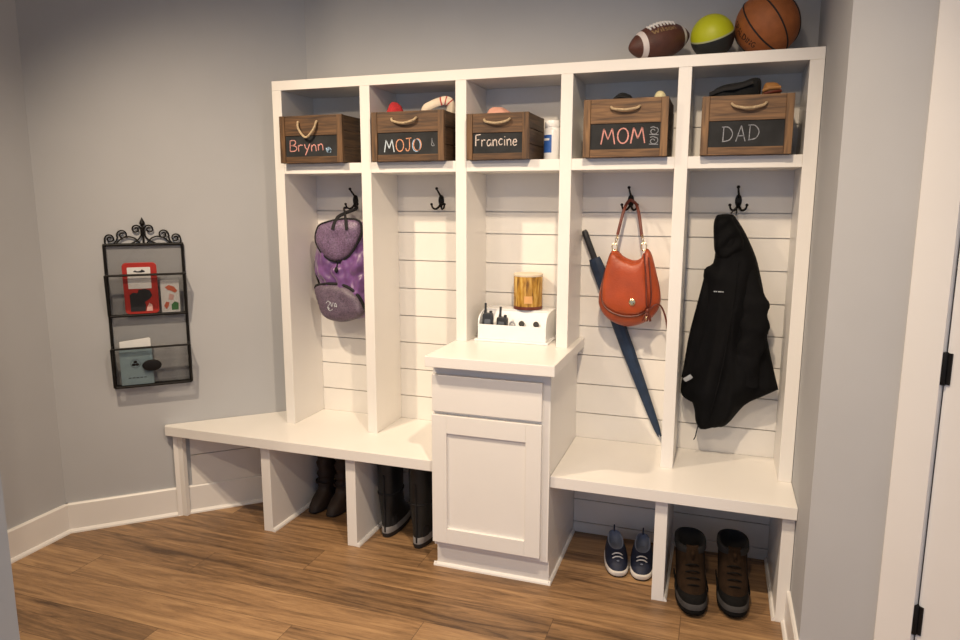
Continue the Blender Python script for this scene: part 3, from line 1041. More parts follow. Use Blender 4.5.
for zb0, zr, yo, yi in ((.328, .515, -.072, -.026), (.004, .185, -.075, -.05)):
    pk = MB()
    bar(pk, (0, yo, zr), (RW, yo, zr), .0052)
    bar(pk, (0, yi, zb0), (RW, yi, zb0), .0062)
    for x in (0, RW):
        bar(pk, (x, yo, zr), (x, yi, zb0))
        bar(pk, (x, yo, zr), (x, yb_, zr + .004), .0036)
        bar(pk, (x, yi, zb0), (x, yb_, zb0), .0036)
    po = pk.build('pocket', M['blackmetal'], rk, smooth=True)
    wm = MB()
    wires(wm, (0, yi, zb0), (RW, yi, zb0), (0, yo, zr), (RW, yo, zr), 72, 44)
    wires(wm, (0, yi, zb0), (RW, yi, zb0), (0, yb_, zb0), (RW, yb_, zb0), 72, 6)
    wires(wm, (0, yb_, zb0), (0, yi, zb0), (0, yb_, zr), (0, yo, zr), 12, 40)
    wires(wm, (RW, yb_, zb0), (RW, yi, zb0), (RW, yb_, zr), (RW, yo, zr), 12, 40)
    wm.build('pocket_mesh', M['wire'], po)
    if zb0 < .1:
        ov = MB()
        k = .45
        yc = yi + (yo - yi) * .55 - .004
        ov.ellipsoid((.158, yc - .001, .1), (.041, .004, .027), 28, 10)
        ov.build('oval_plate', M['blackmetal'], po, smooth=True)
K = .318 / 450
def sc(px, pz):
    return Vector((RW / 2 + px * K, yb_, RH + pz * K))
cm = MB()
def spiral(cx, cz, r0, a0, turns, s, n=26):
    out = []
    for i in range(n + 1):
        q = i / n
        a = math.radians(a0) + s * turns * 2 * PI * q
        r = r0 * (1 - .78 * q)
        out.append(sc(cx + r * math.cos(a), cz + r * math.sin(a)))
    return out
for s in (-1, 1):
    def mir(pts):
        return [Vector((RW / 2 + s * (p.x - RW / 2), p.y, p.z)) for p in pts]
    # outer scroll
    cm.tube(mir(catmull([sc(215, 2), sc(222, 22)], 3)[:-1] + spiral(190, 38, 29, 0, 1.45, 1)), .0034, 6)
    # middle scroll and its long tail
    tail = catmull([sc(160, 6), sc(148, 22), sc(152, 40)], 4)
    cm.tube(mir(catmull([sc(170, 4), sc(150, 30)], 3)[:-1] + spiral(118, 62, 33, -30, 1.5, 1)), .0034, 6)
    # inner scroll rising from the bar
    cm.tube(mir(catmull([sc(70, 6), sc(30, 30), sc(8, 62)], 5)[:-1] + spiral(38, 96, 30, 200, 1.45, -1)), .0034, 6)
    # low arch
    cm.tube(mir(catmull([sc(20, 8), sc(50, 40), sc(90, 50), sc(130, 34), sc(155, 6)], 5)), .0032, 6)
cm.tube([sc(0, 0), sc(0, 110)], .0042, 8)
cm.build('scroll_crest', M['blackmetal'], rk, smooth=True)
fn = MB().lathe([(.001, .0), (.006, .004), (.004, .010), (.012, .024), (.0105, .03), (.004, .043), (.0008, .05)], (RW / 2, yb_, RH + 100 * K), 16)
fn.build('finial', M['blackmetal'], rk, smooth=True)

def in_rack(name, label, cat, x, yb, z, tilt_x):
    """loose paper thing standing in a pocket"""
    q = ROOTM[rk.name] @ Vector((x, yb, z))
    o = thing(name, label, cat, tuple(q), 0, None, tilt=(tilt_x, 0, math.atan2(WD.y, WD.x)))
    return o
def rrect(w, h, r, n=5):
    out = []
    for cx, cz, a in ((w - r, r, -90), (w - r, h - r, 0), (r, h - r, 90), (r, r, 180)):
        for k in range(n + 1):
            q = math.radians(a + 90 * k / n)
            out.append((cx + r * math.cos(q), cz + r * math.sin(q)))
    return out
zu = .335
t = in_rack('red_folder', 'red folder with a white label in the upper rack pocket', 'folder', .066, -.0255, zu, .14)
MB().prism(rrect(.14, .236, .018), -.004, .004, 'y').build('cover', M['red'], t, bevel=.001)
MB().prism(rrect(.094, .098, .003), -.0052, -.0041, 'y').build('paper_label', M['paper'], t)
for o in t.children:
    if o.name.startswith('paper_label'):
        o.location = (.02, 0, .118)
MB().prism([(.044, .196), (.052, .203), (.06, .198), (.074, .2), (.08, .206), (.092, .199), (.09, .194), (.075, .192), (.06, .193)], -.006, -.0053, 'y').build('printed_marks', M['ink'], t)
mb = MB()
mb.prism([(.022, .012), (.082, .012), (.086, .036), (.082, .055), (.104, .07), (.114, .085), (.106, .108), (.085, .116), (.06, .112), (.055, .098), (.036, .1), (.022, .09)], -.0056, -.0042, 'y')
mb.build('dark_picture', M['ink'], t)
MB().prism([(.086, .012), (.112, .012), (.112, .04), (.1, .05), (.09, .03)], -.0056, -.0043, 'y').build('pale_picture', M['pinkp'], t)
t = in_rack('greeting_card', 'white card with red and green print in the upper rack pocket', 'card', .216, -.0255, zu, .12)
MB().prism(rrect(.078, .15, .003), -.002, .002, 'y').build('card_sheet', M['paper'], t)
mb = MB()
mb.prism([(.018, .118), (.035, .128), (.056, .12), (.07, .1), (.06, .09), (.045, .1), (.03, .105)], -.0032, -.0023, 'y')
mb.prism([(.01, .03), (.02, .05), (.034, .046), (.03, .03), (.02, .014)], -.0032, -.0023, 'y')
mb.build('red_print', M['orangep'], t)
MB().prism([(.042, .01), (.07, .01), (.072, .042), (.056, .05), (.042, .036)], -.0032, -.0023, 'y').build('green_print', M['greenp'], t)
MB().prism([(.03, .06), (.05, .056), (.056, .08), (.036, .088)], -.0032, -.0023, 'y').build('pink_print', M['pinkp'], t)
zl = .012
t = in_rack('envelope', 'white envelope standing behind the pale blue booklet', 'envelope', .03, -.0305, zl, .02)
MB().prism([(0, 0), (.128, 0), (.128, .206), (.122, .211), (.0, .199)], -.003, .003, 'y').build('paper_sheet', M['paper'], t, bevel=.001)
MB().prism([(.004, .15), (.06, .12), (.124, .155), (.124, .152), (.06, .116), (.004, .146)], -.0036, -.003, 'y').build('flap_line', M['ink'], t)
t = in_rack('booklet', 'pale blue booklet with a black emblem in the lower rack pocket', 'booklet', .028, -.0465, zl, .06)
MB().prism(rrect(.134, .168, .002), -.002, .002, 'y').build('cover', M['bluepaper'], t)
mb = MB()
for k in range(3):
    a = math.radians(90 + 120 * k)
    cx, cz = .062 + .0085 * math.cos(a), .098 + .0085 * math.sin(a)
    mb.prism([(cx + .0085 * math.cos(math.radians(i * 30)), cz + .0065 * math.sin(math.radians(i * 30))) for i in range(12)], -.0032, -.0022, 'y')
mb.tube([(.062 + .02 * math.cos(math.radians(i * 20)), -.0025, .098 + .02 * math.sin(math.radians(i * 20))) for i in range(18)], .0008, 4, closed=True)
mb.build('emblem', M['ink'], t)
mb = MB()
for k in range(5):
    mb.box(.03 + k * .016, .04 + k * .016, -.003, -.0021, .03, .034)
mb.build('small_print', M['ink'], t)

# ------------------------------------------------------------------ backpack
bp_ = thing('backpack', 'purple glittery child backpack hanging in the leftmost locker', 'backpack', (.245, -.06, .945))
def pfold(x, z):
    n = noise.noise(Vector((x * 20, z * 16, 1.3)))
    n2 = noise.noise(Vector((x * 45 + z * 20, z * 26 - x * 30, 7.7)))
    k = .008 * math.sin(60 * (x - .24) * (1 + (1.25 - z) * 2) + 3 * n)
    return (k + n * .012 + n2 * .007) * (1 if 1.08 < z < 1.32 else .3)
body_o = [(.128, 1.38), (.2, 1.412), (.335, 1.412), (.385, 1.35), (.402, 1.25), (.404, 1.1), (.392, .99), (.33, .957), (.235, .946), (.15, .966), (.118, 1.05), (.108, 1.12), (.083, 1.17), (.084, 1.25), (.108, 1.32)]
pbm = MB().pillow(body_o, -.07, .085, .052, .085, .0085, pfold)
pbm.build('pack_body', M['purple'], bp_, smooth=True, world=True, sharp=85)
flap_o = [(.196, 1.412), (.28, 1.426), (.357, 1.418), (.372, 1.372), (.352, 1.325), (.302, 1.258), (.24, 1.230), (.176, 1.252), (.130, 1.32), (.145, 1.388)]
fm_ = MB().pillow(flap_o, -.150, .030, .02, .06, .008, lambda x, z: .007 * noise.noise(Vector((x * 18, z * 18, 4))))
fo = fm_.build('flap', M['lilac'], bp_, smooth=True, world=True, sharp=85)
fo['label'] = 'glittery lilac flap'
FO = catmull([(a, -.154, b) for a, b in flap_o], 6, True)
MB().tube(FO, .0056, 6, closed=True).build('piping', M['blackfab'], fo, smooth=True, world=True)
pock = [(.116, 1.108), (.2, 1.124), (.27, 1.119), (.33, 1.088), (.368, 1.03), (.368, .985), (.305, .955), (.235, .944), (.158, .964), (.126, 1.03)]
pm_ = MB().pillow(pock, -.148, .030, .035, .055, .008, lambda x, z: .006 * noise.noise(Vector((x * 20, z * 20, 8))))
po = pm_.build('front_pocket', M['mauve'], bp_, smooth=True, world=True, sharp=85)
po['label'] = 'grey mauve front pocket'
MB().tube(catmull([(.113, -.145, 1.10), (.128, -.153, 1.113), (.16, -.155, 1.120), (.2, -.156, 1.125), (.27, -.156, 1.120), (.33, -.155, 1.089), (.362, -.152, 1.045), (.372, -.145, 1.0)], 6), .0078, 6).build('piping', M['blackfab'], po, smooth=True, world=True)
mb = MB()
ls = [[(-.004, .014), (.008, .026), (.018, .014), (.006, .0), (.014, -.012)], [(.022, .022), (.028, .0), (.036, .02)], [(.040, -.002), (.046, .018), (.053, .0), (.042, .006)], [(.002, -.004), (.014, -.02), (.03, -.012)]]
for pl in ls:
    mb.tube(drape(pm_, catmull([(.192 + a, 0, 1.02 + b) for a, b in pl], 4), .0008), .0015, 5)
mb.build('emblem', M['reflect'], po, smooth=True, world=True)
mb = MB()
mb.tube(drape([pbm, fm_], catmull([(.236, -.15, 1.235), (.24, -.16, 1.21), (.244, -.158, 1.188)], 4), .003), .0036, 6)
q = drape([pbm], [(.244, 0, 1.192)], .006)[0]
mb.ellipsoid(tuple(q), (.009, .008, .014), 12, 8)
mb.build('drawcord', M['blackfab'], bp_, smooth=True, world=True)
mb = MB()
for hx, x1, x2 in ((.292, .244, .238), (.232, .300, .312)):
    top = [(hx, -.046, 1.478), (hx, -.062, 1.470), ((hx * .6 + x1 * .4), -.105, 1.456), ((hx * .2 + x1 * .8), -.15, 1.438)]
    low = [tuple(p) for p in drape([pbm, fm_], [(x1, 0, 1.418), ((x1 + x2) / 2, 0, 1.40), (x2, 0, 1.378)], .004)]
    mb.tube(catmull(top + low, 6), .0066, 8, flat=(1.3, .5, (0, -1, 0)))
mb.build('hanging_loop', M['blackfab'], bp_, smooth=True, world=True)
MB().tube(catmull([(.375, -.10, 1.40), (.41, -.10, 1.3), (.422, -.095, 1.2), (.418, -.09, 1.08), (.40, -.09, 1.0)], 6), .012, 8, flat=(.5, 1.2, (0, -1, 0))).build('side_strap', M['blackfab'], bp_, smooth=True, world=True)
MB().tube(catmull([(.112, -.09, 1.3), (.08, -.09, 1.2), (.10, -.08, 1.09), (.118, -.08, 1.0)], 6), .007, 8, flat=(.5, 1.2, (0, -1, 0))).build('side_strap', M['blackfab'], bp_, smooth=True, world=True)

# ------------------------------------------------------------------ handbag
hb = thing('handbag', 'orange leather shoulder bag with gold clasp hanging from a hook', 'handbag', (1.575, -.08, .99))
YB = -.108
bag = [(1.506, 1.312), (1.528, 1.306), (1.552, 1.284), (1.593, 1.270), (1.622, 1.282), (1.641, 1.318), (1.662, 1.295), (1.684, 1.22), (1.703, 1.14), (1.698, 1.075), (1.655, 1.022), (1.577, .994), (1.505, 1.015), (1.462, 1.06), (1.452, 1.112), (1.468, 1.2), (1.488, 1.28)]
bm_ = MB().pillow(bag, YB, .062, .045, .1, .008, lambda x, z: .008 * noise.noise(Vector((x * 14, z * 10, 2))) + .003 * math.sin((x - 1.58) * 60) * max(0, min(1, (z - 1.1) * 6)), fscale=lambda x, z: .65 + .35 * max(0, min(1, (1.32 - z) * 4)))
bm_.build('bag_body', M['leather'], hb, smooth=True, world=True, sharp=85)
flp = [(1.512, 1.302), (1.552, 1.278), (1.593, 1.264), (1.62, 1.274), (1.638, 1.302), (1.65, 1.2), (1.662, 1.11), (1.655, 1.077), (1.62, 1.054), (1.56, 1.050), (1.505, 1.070), (1.476, 1.107), (1.476, 1.18), (1.492, 1.265)]
fm2 = MB().pillow(flp, YB - .052, .020, .02, .05, .008, lambda x, z: .006 * noise.noise(Vector((x * 14, z * 9, 5))))
fl = fm2.build('front_flap', M['leather'], hb, smooth=True, world=True, sharp=85)
both = [bm_, fm2]
MB().tube([p + Vector((0, -.0005, 0)) for p in drape(both, catmull([(1.502, 0, 1.297), (1.486, 0, 1.25), (1.473, 0, 1.18), (1.473, 0, 1.105), (1.502, 0, 1.067), (1.56, 0, 1.0465), (1.622, 0, 1.0505), (1.660, 0, 1.075)], 8), .0015)], .0042, 6).build('flap_edge', M['leather_dk'], fl, smooth=True, world=True)
q = drape(both, [(1.599, 0, 1.107)], .001)[0]
cl = MB()
cl.ellipsoid((q.x, q.y - .002, q.z), (.0135, .004, .015), 20, 8)
cl.box(q.x - .0035, q.x + .0035, q.y - .011, q.y - .003, q.z - .009, q.z + .009)
cl.build('turn_clasp', M['gold'], fl, smooth=True, world=True)
mb = MB()
mb.tube(drape(both, catmull([(1.637, 0, 1.30), (1.646, 0, 1.22), (1.652, 0, 1.14), (1.657, 0, 1.075)], 6), .002), .0034, 6)
mb.tube(drape(both, catmull([(1.652, 0, 1.285), (1.664, 0, 1.2), (1.670, 0, 1.13), (1.664, 0, 1.075)], 6), .002), .0034, 6)
mb.build('side_lacing', M['leather_dk'], hb, smooth=True, world=True)
q = drape(both, [(1.659, 0, 1.07)], .006)[0]
mb = MB()
for k in range(9):
    a = 2 * PI * k / 9
    mb.tube([(q.x, q.y - .004, 1.07), (q.x + .012 * math.cos(a), q.y - .008 + .008 * math.sin(a), 1.052), (q.x - .002 + .017 * math.cos(a), q.y - .008 + .009 * math.sin(a), 1.03)], .0026, 5)
mb.ellipsoid((q.x, q.y - .004, 1.072), (.009, .009, .011), 12, 8)
mb.build('tassel', M['leather_dk'], hb, smooth=True, world=True)
MB().tube(catmull([(1.666, q.y, 1.078), (1.69, q.y + .004, 1.098), (1.71, -.135, 1.088), (1.728, -.115, 1.04), (1.738, -.1, .975)], 6), .0036, 6).build('tie_cord', M['leather_dk'], hb, smooth=True, world=True)
MB().ellipsoid((q.x - .002, q.y - .014, 1.043), (.006, .004, .008), 12, 8).build('charm', M['gold'], hb, smooth=True, world=True)
for x, z, k in ((1.513, 1.322, -1), (1.63, 1.326, 1)):
    mb = MB()
    mb.tube([(x + .011 * math.cos(2 * PI * i / 20), -.116, z + .015 * math.sin(2 * PI * i / 20)) for i in range(20)], .0024, 6, closed=True)
    for j in range(3):
        zz = z + .02 + j * .011
        xx = x + (.003 + .0028 * j) * (1 if k < 0 else -1)
        mb.tube([(xx + .0045 * math.cos(2 * PI * i / 12) * (1 if j % 2 else .35), -.112 + .0045 * math.cos(2 * PI * i / 12) * (.2 if j % 2 else .9), zz + .0075 * math.sin(2 * PI * i / 12)) for i in range(12)], .0016, 5, closed=True)
    mb.build('ring_and_chain', M['gold'], hb, smooth=True, world=True)
MB().tube(catmull([(1.522, -.11, 1.372), (1.531, -.103, 1.42), (1.541, -.085, 1.47), (1.55, -.062, 1.50), (1.562, -.048, 1.512), (1.580, -.050, 1.502), (1.592, -.064, 1.485), (1.606, -.09, 1.44), (1.614, -.104, 1.40), (1.620, -.11, 1.368)], 6), .0062, 8, flat=(1., .4, (0, -1, 0))).build('shoulder_strap', M['leather_dk'], hb, smooth=True, world=True)

# ------------------------------------------------------------------ umbrella
a = Vector((1.369, -.030, 1.386))
b = Vector((1.7365, -.012, .4605))
ut = thing('umbrella', 'furled navy umbrella leaning behind the orange bag', 'umbrella', tuple(b))
def up(q):
    return a.lerp(b, q)
L0 = .128
prof = [(0, .008), (.01, .0125), (.03, .0135), (.10, .013), (L0, .0135)]
mb = MB()
for k in range(3):
    pass
mb.tube([up(.0), up(.012), up(.05), up(.09), up(L0 + .01)], lambda t: (.009, .0135, .0125, .013, .0125)[round(t * 4)], 14)
mb.build('handle', M['handle'], ut, smooth=True, world=True)
N = 26
rings = []
axu = (b - a).normalized()
n0 = Vector((0, -1, 0))
n0 = (n0 - axu * n0.dot(axu)).normalized()
n1_ = axu.cross(n0)
for i in range(N + 1):
    q = i / N
    s_ = L0 + (0.955 - L0) * q
    r = .027 * (1 - q) ** .55 + .0085 if q < 1 else .008
    r = min(r, .0265) if q > .012 else .0225 + q * .3
    ring = []
    for k in range(30):
        an = 2 * PI * k / 30
        rr = r * (1 + .07 * math.sin(8 * an + 5 * q))
        ring.append(up(s_) + n0 * (rr * .62 * math.sin(an)) + n1_ * (rr * math.cos(an)))
    rings.append(ring)
MB().loft(rings).build('furled_canopy', M['navy'], ut, smooth=True, world=True, sharp=70)
MB().tube([up(.945), up(.975), up(1.0)], lambda t: .006 - .002 * t, 10).build('tip', M['greycord'], ut, smooth=True, world=True)
MB().tube([up(.31) + n0 * (.0172 * math.sin(2 * PI * k / 24)) + n1_ * (.0275 * math.cos(2 * PI * k / 24)) for k in range(24)], .004, 6, closed=True).build('tie_strap', M['navy'], ut, smooth=True, world=True)

# ------------------------------------------------------------------ jacket
jk = thing('jacket', 'black hooded jacket hanging from the rightmost hook', 'jacket', (1.97, -.08, .58))
YJ = -.085
body = [(1.898, 1.438), (1.908, 1.456), (1.958, 1.458), (1.977, 1.440), (2.012, 1.387), (2.055, 1.297), (2.075, 1.23), (2.092, 1.163), (2.106, 1.09), (2.121, 1.0), (2.118, .975), (2.152, .842), (2.171, .775), (2.166, .768), (2.11, .735), (2.05, .694), (1.99, .61), (1.94, .59), (1.888, .576), (1.866, .608), (1.86, .65), (1.850, .684), (1.842, .690), (1.812, .708), (1.800, .738), (1.806, .80), (1.82, .832), (1.838, .937), (1.852, 1.04), (1.868, 1.155), (1.866, 1.237), (1.899, 1.266), (1.905, 1.33), (1.905, 1.40)]
def jfold(x, z):
    d = (x - 1.93) * .9 + (1.45 - z) * .22
    k = .011 * math.sin(d * 62) * min(1, (1.46 - z) * 3)
    n = .018 * noise.noise(Vector((x * 9, z * 4, 3.3)))
    crease = .010 * math.exp(-((x - 1.985 - (1.1 - z) * .02) / .012) ** 2) if z < 1.1 else 0
    return k + n + crease
jm = MB().pillow(body, YJ, .085, .07, .1, .010, jfold, smooth=3)
jm.build('coat_body', M['jacket'], jk, smooth=True, world=True, sharp=85)
# right sleeve hanging in front with elbow creases
sl = catmull([(1.99, -.11, 1.32), (2.022, -.135, 1.23), (2.054, -.15, 1.13), (2.064, -.155, 1.04), (2.055, -.155, .95), (2.048, -.15, .86), (2.05, -.145, .79)], 8)
def sr(t):
    return .05 + .006 * math.sin(t * 40) * (1 if .3 < t < .75 else .3) + .008 * math.exp(-((t - .52) / .09) ** 2)
mb = MB()
rings = []
for i, p in enumerate(sl):
    t = i / (len(sl) - 1)
    r = sr(t) * (1 - .1 * t) * (.55 if i == 0 else 1)
    ring = []
    for k in range(20):
        an = 2 * PI * k / 20
        rr = r * (1 + .07 * math.sin(3 * an + 22 * t))
        rr *= .62 + .38 * min(1, t * 3)
        ring.append(p + Vector((rr * math.cos(an), rr * .55 * math.sin(an), .2 * rr * math.sin(an * 2) * .3)))
    rings.append(ring)
mb.loft(rings)
mb.build('sleeve', M['jacket'], jk, smooth=True, world=True, sharp=85)
sl = catmull([(1.905, -.10, 1.24), (1.882, -.125, 1.12), (1.862, -.13, 1.0), (1.846, -.125, .9), (1.833, -.115, .80)], 8)
rings = []
for i, p in enumerate(sl):
    t = i / (len(sl) - 1)
    r = .033 * (.6 if i == 0 else 1)
    rings.append([p + Vector((r * (1 + .06 * math.sin(3 * an + 9 * t)) * math.cos(an), r * .6 * math.sin(an), 0)) for an in [2 * PI * k / 18 for k in range(18)]])
s2 = MB().loft(rings).build('sleeve', M['jacket'], jk, smooth=True, world=True, sharp=85)
MB().tube([(1.815, -.142, .793), (1.828, -.150, .803), (1.842, -.153, .815)], .009, 8, flat=(1., .3, (0, -1, 0))).build('cuff_tab', M['reflect'], s2, smooth=True, world=True)
# hood draped round the neck
mb = MB()
mb.pillow([(1.894, 1.43), (1.910, 1.453), (1.953, 1.454), (1.970, 1.43), (2.0, 1.38), (2.015, 1.32), (1.985, 1.29), (1.94, 1.28), (1.905, 1.31), (1.896, 1.37)], -.125, .05, .05, .05, .009, lambda x, z: .007 * math.sin((x - z) * 80) + .01 * noise.noise(Vector((x * 15, z * 15, 6))))
mb.build('hood', M['jacket'], jk, smooth=True, world=True, sharp=85)
MB().tube(catmull([(1.955, -.12, 1.462), (1.968, -.07, 1.478), (1.976, -.05, 1.474), (1.974, -.07, 1.455)], 5), .003, 6).build('hanging_loop', M['blackfab'], jk, smooth=True, world=True)
mb = MB()
for k, w in enumerate((.006, .004, .006, .005, .004)):
    x = 1.908 + k * .008
    q = drape([jm], [(x, 0, 1.16)], .0015)[0]
    mb.box(x, x + w, q.y - .0005, q.y + .002, 1.159, 1.163)
mb.build('chest_logo', M['reflect'], jk, world=True)
MB().tube(drape([jm], catmull([(1.99, -.171, 1.28), (1.985, -.186, 1.15), (1.972, -.19, 1.0), (1.955, -.185, .85), (1.93, -.165, .7), (1.915, -.13, .62)], 6), .001), .004, 6).build('zipper', M['jacket'], jk, smooth=True, world=True)
MB().tube(catmull([(1.878, -.09, .60), (1.872, -.095, .57), (1.868, -.095, .545), (1.862, -.09, .53)], 4), .0024, 6).build('drawcord', M['handle'], jk, smooth=True, world=True)

# ------------------------------------------------------------------ desk organiser, radios, candle tin
OX0, OX1, OY0 = .957, 1.256, -.225
og = thing('desk_organizer', 'white desktop organizer with rounded sides on the cabinet top', 'organizer', ((OX0 + OX1) / 2, -.12, ZC + .0004), 0)
oz = ZC + .0004
MB().box(OX0 - .012, OX1 + .012, OY0 - .012, -.012, oz, oz + .009).build('base', M['plastic_w'], og, bevel=.002, world=True)
MB().box(OX0 + .005, OX1 - .005, OY0, OY0 + .007, oz + .009, oz + .072).build('front_panel', M['plastic_w'], og, bevel=.0015, world=True)
prof = [(OY0 - .001, oz + .009), (-.02, oz + .009), (-.02, oz + .128), (-.125, oz + .128)]
for k in range(1, 9):
    q = k / 8 * PI / 2
    prof.append((-.125 - .098 * math.sin(q) * 1.0, oz + .072 + .056 * math.cos(q) ** .8 if k < 8 else oz + .074))
for x in (OX0, OX1 - .006):
    MB().prism(prof, x, x + .006, 'x').build('side_panel', M['plastic_w'], og, bevel=.001, world=True)
MB().box(OX0 + .006, OX1 - .006, -.122, -.02, oz + .118, oz + .126).build('top_shelf', M['plastic_w'], og, bevel=.0012, world=True)
bp2 = MB().add([(OX0 + .006, -.165, oz + .009), (OX1 - .006, -.165, oz + .009), (OX1 - .006, -.122, oz + .118), (OX0 + .006, -.122, oz + .118), (OX0 + .006, -.158, oz + .009), (OX1 - .006, -.158, oz + .009), (OX1 - .006, -.115, oz + .118), (OX0 + .006, -.115, oz + .118)],
               [(0, 3, 2, 1), (4, 5, 6, 7), (0, 1, 5, 4), (1, 2, 6, 5), (2, 3, 7, 6), (3, 0, 4, 7)]).build('inner_panel', M['plastic_w'], og, world=True)
for x in (1.132, 1.196):
    n = Vector((0, -.93, .37))
    c = Vector((x, -.1515, oz + .070))
    d = MB().loft([[c + n * k + Vector((1, 0, 0)) * (.0125 * math.cos(an)) + Vector((0, .37, .93)) * (.0125 * math.sin(an)) for an in [2 * PI * j / 20 for j in range(20)]] for k in (0, .006)])
    d.build('cable_grommet', M['bseam'], og, smooth=True, world=True)
# two handheld radios
def radio(x, y, lean, label, yaw, h=.108):
    t = thing('walkie_talkie', label, 'radio', (x, y, oz + .0095), 0, 'radios in the organizer', tilt=(0, lean, yaw))
    MB().prism(rrect(.046, h, .011), -.013, .013, 'y').build('radio_body', M['radio'], t, bevel=.003)
    for o in t.children:
        o.location = (-.023, 0, 0)
    MB().tube([(-.012, 0, h - .004), (-.012, 0, h + .008), (-.0115, 0, h + .012), (-.0115, 0, h + .042)], lambda q: .0062 if q < .4 else .0052, 10).build('antenna', M['radio'], t, smooth=True)
    MB().prism(rrect(.026, .022, .003), -.0142, -.0125, 'y').build('display', M['radio_l'], t).location = (-.013, 0, h * .56)
    MB().lathe([(.007, 0), (.007, .01), (.005, .012)], (.012, 0, h - .002), 12).build('knob', M['radio'], t, smooth=True)
    return t
radio(.991, -.1935, .02, 'black walkie talkie at the left end of the organizer', .15)
radio(1.053, -.1925, .06, 'black walkie talkie standing second in the organizer', -.1, .094)
mb = MB()
cc = catmull([(1.085, -.198, oz + .012), (1.088, -.198, oz + .06), (1.098, -.198, oz + .084), (1.112, -.198, oz + .078), (1.117, -.198, oz + .05), (1.118, -.198, oz + .012)], 6)
mb.tube(cc, .0038, 8)
mb.tube([p + Vector((.0, -.009, -.012)) if p.z > oz + .03 else p + Vector((0, -.009, 0)) for p in cc], .0036, 8)
t = tag(mb.build('charging_cord', M['greycord'], smooth=True), 'grey looped cord beside the radios in the organizer', 'cord')
t = thing('candle_jar', 'golden brown printed jar with a pale lid on the organizer', 'jar', (1.138, -.075, oz + .1265))
R = .0665 * .95
MB().lathe([(R * .96, 0), (R, .003), (R, .015)], n=40).build('foot_band', M['leather_dk'], t, smooth=True)
MB().lathe([(R, .0152), (R, .142), (R * .99, .144)], n=40).build('printed_wrap', M['tin'], t, smooth=True)
MB().lathe([(R * 1.0, .1442), (R * 1.02, .146), (R * 1.02, .153), (R * .97, .156)], n=40).build('lid', M['cream'], t, smooth=True)
lb = MB().lathe([(R + .0006, .03), (R + .0006, .062)], n=10, a0=PI * 1.50, a1=PI * 1.68)
lb.build('label', M['copperp'], t, smooth=True)
lb = MB().lathe([(R + .0006, .09), (R + .0006, .12)], n=8, a0=PI * 1.02, a1=PI * 1.16)
lb.build('label', M['cream'], t, smooth=True)

# ------------------------------------------------------------------ footwear
def ring(yh, yt, w, zh, zt, n=36, wide=.14, zp=1.3, x0=0.):
    mid, half = (yh + yt) / 2, (yh - yt) / 2
    out = []
    for i in range(n):
        a = 2 * PI * i / n
        c, s_ = math.cos(a), math.sin(a)
        x = w * math.copysign(abs(s_) ** .8, s_) * (1 - wide * c)
        q = (c + 1) / 2
        out.append(Vector((x0 + x, mid + half * math.copysign(abs(c) ** .9, c), zt + (zh - zt) * q ** zp)))
    return out

def shoe_root(name, label, x, y, rot, group):
    return thing(name, label, 'shoe' if 'sneaker' in name else 'boot', (x, y, .0), rot, group)

def sneaker(x, y, rot, label):
    """origin under the toe tip; heel towards +y"""
    t = shoe_root('sneaker', label, x, y, rot, 'navy sneakers under the right bench')
    L, w = .255, .049
    MB().loft([ring(L * .985, .006, w * .93, .0005, .004, wide=.1), ring(L, 0, w, .012, .012, wide=.1), ring(L, .0, w, .026, .024, wide=.1), ring(L - .004, .006, w * .95, .03, .027, wide=.1)]).build('sole', M['sole_w'], t, smooth=True, sharp=60)
    MB().loft([ring(L * .98, .004, w * .94, .0002, .003, wide=.1), ring(L * .99, .003, w * .97, .0075, .0085, wide=.1)]).build('outsole', M['bseam'], t, smooth=True)
    R = [ring(L - .003, .008, w * .93, .03, .027, wide=.1), ring(L - .002, .016, w * .94, .045, .042, wide=.1), ring(L - .003, .038, w * .86, .062, .057, wide=.1), ring(L - .005, .07, w * .74, .078, .068, wide=.08), ring(L - .006, .102, w * .66, .09, .074, wide=.0)]
    MB().loft(R, True, False).build('upper', M['snk'], t, smooth=True, sharp=70)
    I = [ring(L - .006, .102, w * .66, .09, .074, wide=.0), ring(L - .012, .108, w * .56, .088, .073, wide=.0), ring(L - .014, .10, w * .56, .05, .045, wide=.0), ring(L - .016, .09, w * .5, .034, .034, wide=.0)]
    MB().loft(I, False, True).build('lining', M['lining'], t, smooth=True, sharp=70)
    mb = MB()
    for yy, zz, ww in ((.052, .066, .024), (.07, .0725, .023)):
        mb.tube(catmull([(-ww, yy + .004, zz - .011), (-ww * .5, yy, zz), (0, yy - .001, zz + .0025), (ww * .5, yy, zz), (ww, yy + .004, zz - .011)], 4), .0026, 6)
    mb.build('laces', M['paper'], t, smooth=True)
    MB().tube(catmull([(0, L - .004, .088), (0, L + .004, .105), (.0, L - .012, .112), (0, L - .016, .088)], 4), .003, 6).build('heel_loop', M['snk'], t, smooth=True)
    MB().ellipsoid((0, .034, .0585), (.006, .004, .003), 12, 6).build('toe_emblem', M['lining'], t, smooth=True)
    return t
sneaker(1.606, -.355, .22, 'navy sneaker under the right bench, left one of the pair')
sneaker(1.695, -.353, .08, 'navy sneaker beside the middle bench leg, right one of its pair')

